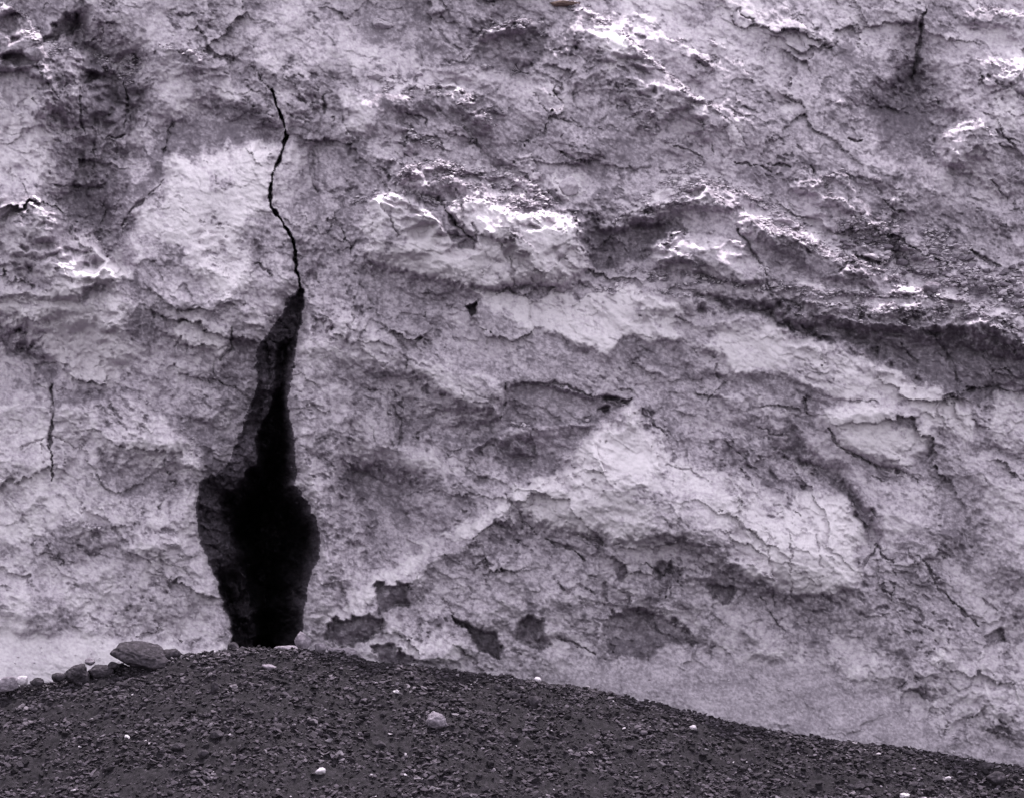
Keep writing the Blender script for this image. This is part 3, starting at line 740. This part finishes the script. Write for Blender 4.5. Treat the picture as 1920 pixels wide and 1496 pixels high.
# top: carry the surface up and back to a sloping plateau
ntop = 30
tgrow = np.cumsum(np.geomspace(.05, 6, ntop))
top = P3[0]
rows = []
for t in tgrow[::-1]:
    r = top.copy()
    r[:, 0] *= 1 + .004 * t
    r[:, 1] += t
    r[:, 2] += .45 * t + .5 * min(t, 3) + .35 * min(1, t / 2) * fbm(top[:, 0] * 100, np.full(len(top), t * 100), 220, 4, 1021)
    rows.append(r)
P3 = np.concatenate([np.array(rows), P3], 0)
Ax = np.concatenate([np.clip(.5 + .2 * fbm(np.repeat(PXA[:1], ntop, 0), np.repeat(tgrow[::-1, None] * 100, PXA.shape[1], 1), 120, 4, 1031), 0, 1), Ax], 0)
H, W = Ax.shape
REG = np.zeros((H, W), np.int8)                       # 0 cliff, 1 cave, 2 sand bank, 3 dusty slope
fi = slice(ntop, ntop + NY); fj = slice(nxm, nxm + NX)
reg = np.where(inner, 1, 0)
reg = np.where((SMO > .5) & ~inner & (PX < 560), 2, reg)
reg = np.where((SMO > .5) & ~inner & (PX >= 560), 3, reg)
REG[fi, fj] = reg
REG[fi, :nxm] = reg[:, :1]; REG[fi, nxm + NX:] = reg[:, -1:]

# ------------------------------------------------------------------ materials
def rock_material(name, pale, mid, dark, bump=.35, fine=260.0, use_attr=True, val=.5, var=.3):
    m = bpy.data.materials.new(name); m.use_nodes = True
    n, l = m.node_tree.nodes, m.node_tree.links
    b = n['Principled BSDF']
    b.inputs['Roughness'].default_value = .92
    b.inputs['Specular IOR Level'].default_value = .08
    tc = n.new('ShaderNodeTexCoord')
    nz = n.new('ShaderNodeTexNoise'); nz.inputs['Scale'].default_value = 13.0; nz.inputs['Detail'].default_value = 8; nz.inputs['Roughness'].default_value = .68
    l.new(tc.outputs['Object'], nz.inputs['Vector'])
    mr = n.new('ShaderNodeMath'); mr.operation = 'MULTIPLY_ADD'
    l.new(nz.outputs['Fac'], mr.inputs[0]); mr.inputs[1].default_value = var; 
    if use_attr:
        at = n.new('ShaderNodeAttribute'); at.attribute_name = 'paleness'
        sub = n.new('ShaderNodeMath'); sub.operation = 'SUBTRACT'
        l.new(at.outputs['Fac'], sub.inputs[0]); sub.inputs[1].default_value = var * .5
        l.new(sub.outputs[0], mr.inputs[2])
    else:
        mr.inputs[2].default_value = val - var * .5
    cr = n.new('ShaderNodeValToRGB')
    e = cr.color_ramp.elements
    e[0].position = 0.0; e[0].color = (*dark, 1)
    e[1].position = 1.0; e[1].color = (*pale, 1)
    c = e.new(.5); c.color = (*mid, 1)
    l.new(mr.outputs[0], cr.inputs[0])
    l.new(cr.outputs[0], b.inputs['Base Color'])
    bz = n.new('ShaderNodeTexNoise'); bz.inputs['Scale'].default_value = 38.0; bz.inputs['Detail'].default_value = 6; bz.inputs['Roughness'].default_value = .7
    l.new(tc.outputs['Object'], bz.inputs['Vector'])
    bp = n.new('ShaderNodeBump'); bp.inputs['Strength'].default_value = bump; bp.inputs['Distance'].default_value = .02
    l.new(bz.outputs['Fac'], bp.inputs['Height'])
    l.new(bp.outputs[0], b.inputs['Normal'])
    return m

def tint(v):
    d = max(0.0, min(1.0, 1.12 - v / .45))                   # darker crust is a little more purple
    return (v * 1.0, v * (.89 - .085 * d), v * (1.005 + .06 * d))
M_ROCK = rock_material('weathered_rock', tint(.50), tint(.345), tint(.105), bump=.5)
M_CAVE = rock_material('shade_toned_cave_rock', tint(.30), tint(.13), tint(.04), bump=.5, var=.8)  # same rock, with the cave's shade put into a darker colour
M_SAND = rock_material('pale_sand', tint(.50), tint(.345), tint(.105), bump=.25)
M_DUST = rock_material('dusty_talus', tint(.50), tint(.345), tint(.105), bump=.35)
M_GROUND = rock_material('dark_gravel', (.028, .022, .030), (.012, .0095, .013), (.004, .003, .0045), bump=.6, use_attr=False, val=.5, var=2.2)
M_DARKST = rock_material('dark_stone', tint(.09), tint(.028), tint(.010), bump=.7, use_attr=False, val=.5, var=1.6)
M_MIDST = rock_material('grey_stone', tint(.36), tint(.15), tint(.05), bump=.7, use_attr=False, val=.45, var=1.6)
M_PALEST = rock_material('pale_stone', tint(.50), tint(.34), tint(.15), bump=.6, use_attr=False, val=.5, var=1.2)
M_BROWN = rock_material('brown_stone', (.24,.165,.155), (.15,.10,.095), (.07,.045,.045), bump=.4, use_attr=False, val=.5, var=.8)
M_TWIG = rock_material('dry_twig', tint(.07), tint(.04), tint(.02), bump=.3, use_attr=False, val=.4, var=.5)

# ------------------------------------------------------------------ mesh tools
def tag(o, label=None, cat=None, group=None, kind=None):
    if label: o['label'] = label
    if cat: o['category'] = cat
    if group: o['group'] = group
    if kind: o['kind'] = kind
    return o

def mesh_from(name, verts, faces, smooth=True, mat=None, attr=None):
    me = bpy.data.meshes.new(name)
    n, (f, k) = len(verts), faces.shape
    me.vertices.add(n); me.vertices.foreach_set('co', np.ascontiguousarray(verts, np.float32).ravel())
    me.loops.add(f * k); me.loops.foreach_set('vertex_index', np.ascontiguousarray(faces, np.int32).ravel())
    me.polygons.add(f)
    me.polygons.foreach_set('loop_start', np.arange(0, f * k, k, dtype=np.int32))
    me.polygons.foreach_set('use_smooth', np.full(f, smooth, bool))
    if attr is not None:
        a = me.attributes.new('paleness', 'FLOAT', 'POINT'); a.data.foreach_set('value', np.ascontiguousarray(attr, np.float32).ravel())
    if mat: me.materials.append(mat)
    me.update(calc_edges=True)
    return me

def link(name, me, parent=None, loc=None):
    o = bpy.data.objects.new(name, me); COL.objects.link(o)
    if parent: o.parent = parent
    if loc is not None: o.location = loc
    return o

idx = np.arange(H * W, dtype=np.int32).reshape(H, W)
quads = np.stack([idx[:-1, :-1], idx[1:, :-1], idx[1:, 1:], idx[:-1, 1:]], -1).reshape(-1, 4)
qreg = np.maximum.reduce([REG[:-1, :-1], REG[1:, :-1], REG[1:, 1:], REG[:-1, 1:]]).ravel()
qcav = ((REG[:-1, :-1] == 1) | (REG[1:, :-1] == 1) | (REG[1:, 1:] == 1) | (REG[:-1, 1:] == 1)).ravel()
qreg = np.where(qcav, 1, qreg)
V = P3.reshape(-1, 3)
AV = Ax.ravel()
# shared smooth normals so that the seams between the regions do not show
def region(name, r, mat):
    q = quads[qreg == r]
    used = np.unique(q)
    remap = np.zeros(H * W, np.int32); remap[used] = np.arange(len(used), dtype=np.int32)
    return link(name, mesh_from(name, V[used], remap[q], True, mat, AV[used]))
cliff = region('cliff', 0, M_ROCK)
tag(cliff, 'weathered grey rock cliff of pale faces and dark crusted ledges, split by a cave', 'cliff', kind='structure')
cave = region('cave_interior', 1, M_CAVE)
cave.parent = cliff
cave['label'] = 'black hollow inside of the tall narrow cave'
tag(region('sand_bank', 2, M_SAND), 'bright pale sand drifted against the foot of the cliff', 'sand', kind='structure')
tag(region('talus_slope', 3, M_DUST), 'smooth grey dusty slope at the foot of the cliff', 'slope', kind='structure')

def depth_at(px, py):
    j = int(round((px + MARG) / STEP)); i = int(round((py + MARG) / STEP))
    return float(Y[min(max(i, 0), NY - 1), min(max(j, 0), NX - 1)])

# ------------------------------------------------------------------ the dark gravel in front
CREST = [(-600,1345),(-200,1318),(0,1293),(60,1284),(130,1272),(200,1258),(260,1245),(330,1228),(400,1222),(470,1214),(560,1217),(640,1226),(700,1241),(800,1251),(900,1263),(1000,1276),(1100,1292),(1180,1310),
         (1260,1326),(1340,1346),(1440,1370),(1560,1388),(1700,1402),(1800,1420),(1920,1440),(2200,1490),(2700,1540)]
YC = -2.6
kc = (YC - CAM_Y) / FPX
cx = np.array([(p[0] - 960) * kc for p in CREST]); cz = np.array([CAM_Z + (748 - p[1]) * kc for p in CREST])
SLOPE = math.tan(math.radians(21))
def ground_z(x, y):
    x = np.asarray(x, float); y = np.asarray(y, float)
    zc = np.interp(x, cx, cz)
    d = YC - y                                           # distance in front of the crest
    front = np.minimum(d, 18 + 8 * (1 - np.exp(-np.maximum(d - 18, 0) / 8)))
    z = zc - SLOPE * np.maximum(front, 0) - .25 * np.maximum(-d, 0)
    zmean = 2.2 - SLOPE * np.maximum(front, 0)
    far_ = sstep(6, 30, d)
    z = z * (1 - far_) + zmean * far_
    amp = sstep(-.3, .5, d)
    z = z + .05 * amp * np.abs(perlin(x / .19, y / .12, 1105)) + .05 * amp * perlin(x / .38, y / .3, 1106) + amp * (.05 * perlin(x / 1.9, y / 1.9, 1101) + .03 * perlin(x / .7, y / .7, 1102)) + .020 * perlin(x / .25, y / .25, 1103) + .022 * perlin(x / .12, y / .085, 1104) + .016 * perlin(x / .075, y / .06, 1107)
    return z
gx = np.concatenate([-np.cumsum(np.geomspace(.06, 120, 34))[::-1] - 12, np.arange(-12, 12.001, .032), 12 + np.cumsum(np.geomspace(.06, 120, 34))])
gy = np.concatenate([np.array([3.0, 1.0, 0.0, -1.0]), np.arange(-1.6, -11.5, -.034), -11.5 - np.cumsum(np.geomspace(.06, 130, 40))])
GX, GY = np.meshgrid(gx, gy)
GZ = ground_z(GX, GY)
gi = np.arange(GX.size, dtype=np.int32).reshape(GX.shape)
gq = np.stack([gi[:-1, :-1], gi[1:, :-1], gi[1:, 1:], gi[:-1, 1:]], -1).reshape(-1, 4)
tag(link('ground', mesh_from('ground', np.stack([GX, GY, GZ], -1).reshape(-1, 3), gq, True, M_GROUND)), 'dark gravel ground rising to the foot of the cliff', 'ground', kind='structure')

def ground_hit(px, py):
    """where the ray through a photograph pixel meets the gravel"""
    ys = np.linspace(-16, YC - .02, 900)
    k = (ys - CAM_Y) / FPX
    xs = (px - 960) * k; zs = CAM_Z + (748 - py) * k
    dz = zs - ground_z(xs, ys)
    i = np.nonzero(dz <= 0)[0]
    i = i[0] if len(i) else len(ys) - 1
    return Vector((float(xs[i]), float(ys[i]), float(ground_z(xs[i], ys[i]))))

# ------------------------------------------------------------------ stones
rng = random.Random(7)
def hull_mesh(seed, n=16, flat=.6, jag=.25):
    r = random.Random(seed)
    bm = bmesh.new()
    for k in range(n):
        u = r.uniform(-1, 1); t = r.uniform(0, 2 * math.pi); s = math.sqrt(1 - u * u); q = 1 - jag * r.random()
        bm.verts.new((s * math.cos(t) * q, s * math.sin(t) * q * .8, u * flat * q))
    res = bmesh.ops.convex_hull(bm, input=bm.verts)
    bmesh.ops.delete(bm, geom=[v for v in bm.verts if not v.link_faces], context='VERTS')
    bmesh.ops.triangulate(bm, faces=bm.faces)
    bmesh.ops.recalc_face_normals(bm, faces=bm.faces)
    bm.verts.ensure_lookup_table()
    vs = np.array([v.co[:] for v in bm.verts]); fs = np.array([[v.index for v in f.verts] for f in bm.faces])
    bm.free()
    return vs, fs
PROTO = [hull_mesh(100 + k, rng.choice((10, 12, 14)), rng.uniform(.3, .62)) for k in range(24)]
FLAKE = [hull_mesh(300 + k, rng.choice((9, 11)), rng.uniform(.14, .3)) for k in range(16)]

def rot(a, tx, ty):
    return np.array((Matrix.Rotation(a, 3, 'Z') @ Matrix.Rotation(tx, 3, 'X') @ Matrix.Rotation(ty, 3, 'Y')))

def pile(name, spots, protos, mat, attr=False):
    """many tiny stones nobody could count, as one mesh"""
    vs, fs, at, off = [], [], [], 0
    r = random.Random(hash(name) % 1000 if False else len(name) * 31)
    for (p, size, tiltmax, pale) in spots:
        v, f = protos[r.randrange(len(protos))]
        m = rot(r.uniform(0, 6.28), r.uniform(-tiltmax, tiltmax), r.uniform(-tiltmax, tiltmax))
        vs.append((v * size) @ m.T + np.array(p)); fs.append(f + off); off += len(v)
        if attr: at.append(np.full(len(v), pale))
    return link(name, mesh_from(name, np.concatenate(vs), np.concatenate(fs), False, mat, np.concatenate(at) if attr else None))

def plum(v): return (v, v * .80, v * 1.06)
M_GRAV = rock_material('gravel_flakes', tint(.36), plum(.052), plum(.012), bump=.3, var=.3)
spots = []
r = random.Random(21)
for k in range(125000):
    y = YC + .15 - 9.4 * r.random() ** 1.05
    x = r.uniform(-11.8, 11.8) * (1 + (y + 2) * .01)
    s = .015 + .060 * r.random() ** 3.2
    q_ = r.random()
    pale = .16 * r.random() if q_ < .4 else .24 + .28 * r.random()
    if r.random() < .006: pale = r.uniform(.7, .95)
    z = float(0)
    spots.append([x, y, s, pale])
sp = np.array(spots)
clump = fbm(sp[:, 0], sp[:, 1] * 1.5, .9, 4, 1201, .65)
sp[:, 3] = np.where(sp[:, 3] < .65, np.clip(sp[:, 3] + .10 * clump, .0, .6), sp[:, 3])
sp[:, 2] *= 1 + .5 * np.clip(clump, -.6, 1)
sp = sp[(np.array([r.random() for _ in range(len(sp))]) < .95 + .9 * clump)]
szz = ground_z(sp[:, 0], sp[:, 1])
spots = [((a[0], a[1], zz + a[2] * .22), a[2], .5, a[3]) for a, zz in zip(sp, szz)]
tag(pile('gravel', spots, PROTO + FLAKE, M_GRAV, True), 'countless small dark stones and flakes covering the foreground slope', 'gravel', kind='stuff')

r = random.Random(91)
spots = []
for k in range(2600):
    px = r.uniform(-20, 1940)
    py = np.interp(px, [p[0] for p in CREST], [p[1] for p in CREST]) + 3 + abs(r.gauss(0, 7))
    g_ = ground_hit(px, py)
    s = .018 + .045 * r.random() ** 3
    spots.append(((g_.x, g_.y, g_.z + s * .3), s, .5, .2 + .45 * r.random() ** 1.6))
tag(pile('pebbles', spots, PROTO + FLAKE, M_GRAV, True), 'small pebbles heaped along the crest of the gravel against the cliff foot', 'gravel', kind='stuff')
# rubble lying on the ledges of the cliff
cand = np.argwhere((FN > .38) & (CSD < -4))
r = random.Random(33)
nrm_y = np.gradient(Y, axis=0)
spots = []
foot = np.argwhere((SMO > .35) & (CSD < -4))
for k in range(10200):
    i, j = cand[r.randrange(len(cand))] if k < 9000 else foot[r.randrange(len(foot))]
    px, py = ux[j], uy[i]
    if not (-60 < px < 1980 and -60 < py < 1440): continue
    s = .02 + .06 * r.random() ** 3
    p = unproject(px, py, Y[i, j])
    if k >= 9000: s *= .6
    spots.append(((p[0], p[1], p[2] + s * .2), s, .4, .35 + .5 * r.random()))
tag(pile('rubble', spots, PROTO + FLAKE, M_ROCK, True), 'small broken stones and flakes littering the ledges of the cliff', 'rubble', kind='stuff')

def make_stone(name, px, py, w, h, mat, label, cat='rock', group=None, on='ground', seed=1, deep=.8, angular=.5, rz=None, roll=0.0, sink=.3, y=None):
    """a single rock w x h photograph pixels across, its foot at (px, py + h/2)"""
    if on == 'ground':
        g_ = ground_hit(px, py + h * .5)
        if y is not None: g_ = Vector(((px - 960) * (y - CAM_Y) / FPX, y, CAM_Z + (748 - py - h * .5) * (y - CAM_Y) / FPX))
    else:
        g_ = Vector(unproject(px, py + h * .5, depth_at(px, py + h * .5) - .02).tolist())
    k = (g_.y - CAM_Y) / FPX
    sw, sh = w * k * .5, h * k * .5 * (1 + sink)
    rr = random.Random(seed)
    bm = bmesh.new()
    bmesh.ops.create_icosphere(bm, subdivisions=5 if max(w, h) > 40 else 4, radius=1)
    planes = []
    for q in range(15):                                  # a solid cut by random planes, its corners rounded off and worn
        nrm = Vector((rr.gauss(0, 1), rr.gauss(0, 1), rr.gauss(0, 1))).normalized()
        planes.append((nrm, rr.uniform(.74, .98)))
    pw = 9 + 26 * angular
    off = Vector((seed * 3.1, seed * 1.7, 0))
    for v in bm.verts:
        d_ = v.co.normalized()
        t = sum((max(d_.dot(nn), 0) / dd) ** pw for nn, dd in planes) + .85 ** pw
        rad = t ** (-1 / pw)
        rad *= 1 + .05 * (mnoise.noise(d_ * 5 + off)) + .12 * mnoise.fractal(d_ * 1.8 + off, 1.0, 2.0, 5) + .05 * mnoise.fractal(d_ * 8 + off, 1.0, 2.0, 3)
        v.co = d_ * rad
    for ax in range(3):
        mx = max(abs(v.co[ax]) for v in bm.verts)
        for v in bm.verts: v.co[ax] /= mx
    M = Matrix.Rotation(roll, 3, 'Y')
    for v in bm.verts:
        v.co = M @ Vector((v.co.x * sw, v.co.y * sw * deep, v.co.z * sh))
    me = bpy.data.meshes.new(name); bm.to_mesh(me); bm.free()
    for p in me.polygons: p.use_smooth = True
    me.materials.append(mat)
    o = link(name, me, loc=(g_.x, g_.y + sw * deep * .25, g_.z + sh * (1 - sink)))
    o.rotation_euler.z = rz if rz is not None else 0
    return tag(o, label, cat, group)

# rocks in a row along the crest at the left, and at the cave mouth
make_stone('boulder', 266, 1227, 120, 36, M_DARKST, 'largest dark boulder half buried below the pale sand left of the cave', seed=64, angular=.25, roll=.16, deep=.7, y=-2.75, sink=.62)
make_stone('boulder', 322, 1226, 40, 22, M_DARKST, 'small dark rock touching the right end of the largest boulder', seed=5, angular=.5, y=-2.6)
make_stone('boulder', 143, 1263, 52, 34, M_DARKST, 'rounded dark rock with a pointed top in the row left of the largest boulder', seed=6, angular=.3, y=-2.9)
make_stone('boulder', 188, 1260, 52, 24, M_DARKST, 'angular dark rock between the pointed rock and the largest boulder', seed=17, angular=.6, y=-2.8)
make_stone('boulder', 108, 1269, 34, 15, M_DARKST, 'low dark rock leaning on the left side of the pointed rock', seed=8, angular=.5, y=-2.95)
make_stone('rock', 14, 1280, 46, 24, M_MIDST, 'grey rock at the far left end of the row of rocks', seed=9, angular=.4, y=-2.9)
make_stone('rock', 42, 1276, 24, 16, M_PALEST, 'small pale rock second from the left end of the row', seed=10, angular=.5, y=-2.85)
make_stone('rock', 70, 1278, 30, 14, M_DARKST, 'flat dark rock edging the bright sand near the left end of the row', seed=11, angular=.5, y=-2.9)
make_stone('rock', 168, 1240, 20, 12, M_MIDST, 'small grey rock on the sand above the angular dark rock', seed=12, angular=.5, y=-2.6)
make_stone('rock', 212, 1248, 28, 13, M_DARKST, 'small dark rock wedged against the left end of the largest boulder', seed=13, angular=.5, y=-2.8)
make_stone('rock', 567, 1202, 34, 32, M_MIDST, 'squarish grey block standing at the right corner of the cave mouth', seed=14, angular=.75, y=-2.3, deep=.9)
make_stone('rock', 541, 1217, 56, 13, M_MIDST, 'long flat pale slab lying across the cave threshold', seed=15, angular=.6, y=-2.5)
make_stone('rock', 600, 1214, 26, 18, M_MIDST, 'small grey rock beside the squarish cave mouth block', seed=16, angular=.6, y=-2.3)
make_stone('rock', 640, 1222, 60, 14, M_MIDST, 'low broad grey rock on the crest right of the cave', seed=18, angular=.4, y=-2.4)
make_stone('rock', 436, 1212, 24, 16, M_DARKST, 'small dark rock at the left corner of the cave mouth', seed=19, angular=.5, y=-2.5)
# rocks that stand out on the gravel
make_stone('rock', 820, 1352, 44, 28, M_MIDST, 'largest grey stone alone on the open gravel with a sunlit pale top', seed=20, angular=.6, deep=.9)
make_stone('rock', 600, 1446, 22, 11, M_PALEST, 'brightest white flake low on the gravel near the bottom edge', seed=21, angular=.7, roll=-.25)
make_stone('rock', 505, 1251, 30, 10, M_MIDST, 'thin grey slab on the gravel just below the cave mouth', seed=22, angular=.7, roll=.15)
make_stone('rock', 1869, 1459, 40, 24, M_DARKST, 'large black stone in the bottom right corner of the gravel', seed=23, angular=.5)
make_stone('rock', 1850, 1438, 30, 12, M_DARKST, 'flat black stone just above the large black stone at the right', seed=24, angular=.5)
make_stone('rock', 960, 1303, 34, 12, M_DARKST, 'long flat black stone just under the gravel crest', seed=25, angular=.5)
make_stone('rock', 1000, 1316, 34, 20, M_DARKST, 'blocky black stone below and right of the long flat one', seed=26, angular=.6)
make_stone('rock', 933, 1288, 14, 10, M_DARKST, 'small black stone up on the crest left of the long flat one', seed=27, angular=.6)
make_stone('rock', 408, 1378, 30, 14, M_DARKST, 'dark triangular stone in the middle of the left gravel', seed=28, angular=.7)
make_stone('rock', 333, 1400, 28, 13, M_DARKST, 'dark low stone left of and below the triangular one', seed=29, angular=.6)
make_stone('rock', 380, 1413, 24, 18, M_DARKST, 'dark square stone below the triangular one', seed=30, angular=.6)
make_stone('rock', 402, 1290, 16, 18, M_DARKST, 'upright dark stone with a pale top edge under the crest left of the cave', seed=31, angular=.7)
make_stone('rock', 1008, 1272, 14, 8, M_PALEST, 'white pebble sitting on the gravel crest right of centre', seed=32, angular=.6)
make_stone('rock', 745, 1297, 10, 7, M_PALEST, 'tiny white pebble on the gravel above the large grey stone', seed=33, angular=.6)
make_stone('rock', 712, 1396, 24, 14, M_DARKST, 'dark stone with a lit upper edge below and left of the large grey stone', seed=34, angular=.6)
make_stone('rock', 963, 1384, 18, 12, M_DARKST, 'dark stone with a lit top right of and below the large grey stone', seed=35, angular=.6)
make_stone('rock', 1696, 1491, 22, 9, M_PALEST, 'white flake at the bottom edge of the gravel on the right', seed=36, angular=.7)
make_stone('rock', 1300, 1310+55, 14, 8, M_PALEST, 'pale flake on the gravel below the bend of the crest', seed=37, angular=.7)

# slabs and blocks resting on the ledges
make_stone('slab', 714, 45, 50, 26, M_PALEST, 'pale tilted slab lodged high on the cliff, uppermost of the loose slabs', 'rock', on='cliff', seed=40, angular=.85, roll=.25, deep=.7, sink=.0)
make_stone('slab', 702, 142, 42, 22, M_PALEST, 'thick flat slab with a white sunlit top on the upper ledge', 'rock', on='cliff', seed=41, angular=.9, roll=.18, deep=.8, sink=.0)
make_stone('slab', 785, 139, 18, 11, M_PALEST, 'round white stone on the upper ledge right of the thick flat slab', 'rock', on='cliff', seed=42, angular=.4, sink=.0)
make_stone('slab', 1058, 8, 60, 14, M_BROWN, 'reddish brown rock on the crest at the top edge of the photo', 'rock', on='cliff', seed=43, angular=.6, sink=.0)
make_stone('slab', 1575, 580, 34, 15, M_PALEST, 'pale flat stone hanging over the lip of the rubble ledge', 'rock', on='cliff', seed=44, angular=.7, sink=.0)
make_stone('slab', 1748, 540, 36, 24, M_MIDST, 'wedge shaped grey block on the scree beside a dark hollow', 'rock', on='cliff', seed=45, angular=.8, sink=.0)
make_stone('slab', 1657, 482, 24, 20, M_PALEST, 'brightest angular block at the head of the scree', 'rock', on='cliff', seed=46, angular=.8, sink=.0)
make_stone('slab', 1630, 476, 26, 18, M_MIDST, 'grey block just left of the brightest block on the scree', 'rock', on='cliff', seed=47, angular=.7, sink=.0)
make_stone('slab', 1692, 492, 26, 16, M_MIDST, 'grey block just right of the brightest block on the scree', 'rock', on='cliff', seed=48, angular=.7, sink=.0)
make_stone('slab', 1303, 334, 24, 10, M_PALEST, 'white flat stone on the long ledge right of the pale block', 'rock', on='cliff', seed=49, angular=.6, sink=.0)
make_stone('slab', 1066, 350, 40, 40, M_PALEST, 'pale jagged outcrop stone standing behind the rubble topped block', 'rock', on='cliff', seed=50, angular=.9, sink=.0, deep=.6)

# repeated stones: one builder mesh per shape, copied out
SHAPES = []
for k in range(10):
    vs, fs = hull_mesh(700 + k, 18, .55, .25)
    SHAPES.append((vs, fs))
def scatter(name, places, mats, label, cat, group, flat=(1, 1)):
    meshes = {}
    r = random.Random(len(label))
    first = None
    for (p, s) in places:
        key = (r.randrange(len(SHAPES)), r.randrange(len(mats)))
        if key not in meshes:
            vs, fs = SHAPES[key[0]]
            meshes[key] = mesh_from(name, vs, fs, False, mats[key[1]])
        if first is None:
            o = bpy.data.objects.new(name, meshes[key]); first = o
            tag(o, label, cat, group)
        else:
            o = first.copy(); o.data = meshes[key]
        COL.objects.link(o)
        o.location = p
        o.scale = (s * r.uniform(.8, 1.25), s * r.uniform(.7, 1.1), s * r.uniform(.7, 1.2))
        o.rotation_euler = (r.uniform(-.35, .35), r.uniform(-.35, .35), r.uniform(0, 6.28))

r = random.Random(55)
pl = []
for k in range(200):
    px, py = r.uniform(0, 1920), r.uniform(1235, 1496)
    cy = np.interp(px, [p[0] for p in CREST], [p[1] for p in CREST])
    if py < cy + 6: py = cy + 6 + r.random() * (1490 - cy - 6)
    g_ = ground_hit(px, py); s = r.uniform(.06, .115)
    pl.append(((g_.x, g_.y, g_.z + s * .2), s))
scatter('stone', pl, [M_DARKST, M_DARKST, M_GROUND], 'fist sized dark stone strewn on the dark gravel slope', 'stone', 'dark stones strewn over the gravel slope')
pl = []
for k in range(48):
    px, py = r.uniform(0, 1920), r.uniform(1235, 1496)
    cy = np.interp(px, [p[0] for p in CREST], [p[1] for p in CREST])
    if py < cy + 6: py = cy + 6 + r.random() * (1490 - cy - 6)
    g_ = ground_hit(px, py); s = r.uniform(.025, .055)
    pl.append(((g_.x, g_.y, g_.z + s * .35), s))
scatter('flake', pl, [M_MIDST, M_MIDST, M_PALEST], 'pale flake catching the light on the dark gravel slope', 'stone', 'pale flakes dotted over the gravel slope')
pl = []
for k in range(230):
    t = r.random()
    px = 1575 + 345 * t + r.uniform(-30, 30); py = 430 + 130 * t + r.gauss(0, 26)
    y = depth_at(px, py); s = .045 + .085 * r.random() ** 2
    p = unproject(px, py, y)
    pl.append(((p[0], p[1] - s * .35, p[2] + s * .15), s))
scatter('scree_stone', pl, [M_MIDST, M_MIDST, M_PALEST], 'angular grey stone in the scree fan on the cliff', 'stone', 'stones of the scree fan on the right of the cliff')

# dead shrub clinging to the face
def shrub(px, py):
    y = depth_at(px, py) - .12
    root = link('dead_shrub', None, loc=unproject(px, py, y).tolist())
    tag(root, 'small dry leafless shrub clinging to the upper cliff below the bright ridge', 'shrub')
    r = random.Random(3)
    bm = bmesh.new()
    def twig(a, b, ra, rb):
        d = (b - a).normalized(); n = d.orthogonal().normalized(); q = d.cross(n)
        ring = []
        for (c, rr) in ((a, ra), (b, rb)):
            ring.append([bm.verts.new(c + (n * math.cos(t) + q * math.sin(t)) * rr) for t in (0, 2.1, 4.2)])
        for k in range(3): bm.faces.new((ring[0][k], ring[0][(k + 1) % 3], ring[1][(k + 1) % 3], ring[1][k]))
    def grow_(a, d, ln, rad, lev):
        b = a + d * ln
        twig(a, b, rad, rad * .65)
        if lev:
            for k in range(3):
                nd = (d + Vector((r.uniform(-.7, .7), r.uniform(-.5, .3), r.uniform(-.5, .6)))).normalized()
                grow_(a + d * ln * r.uniform(.5, 1), nd, ln * r.uniform(.5, .8), rad * .6, lev - 1)
    for d in ((-.9, -.3, .15), (-.6, -.4, .5), (.5, -.5, -.2), (-.8, -.3, -.25)):
        grow_(Vector((0, 0, 0)), Vector(d).normalized(), .14, .011, 2)
    me = bpy.data.meshes.new('branches'); bm.to_mesh(me); bm.free(); me.materials.append(M_TWIG)
    link('branches', me, root)
shrub(978, 136)
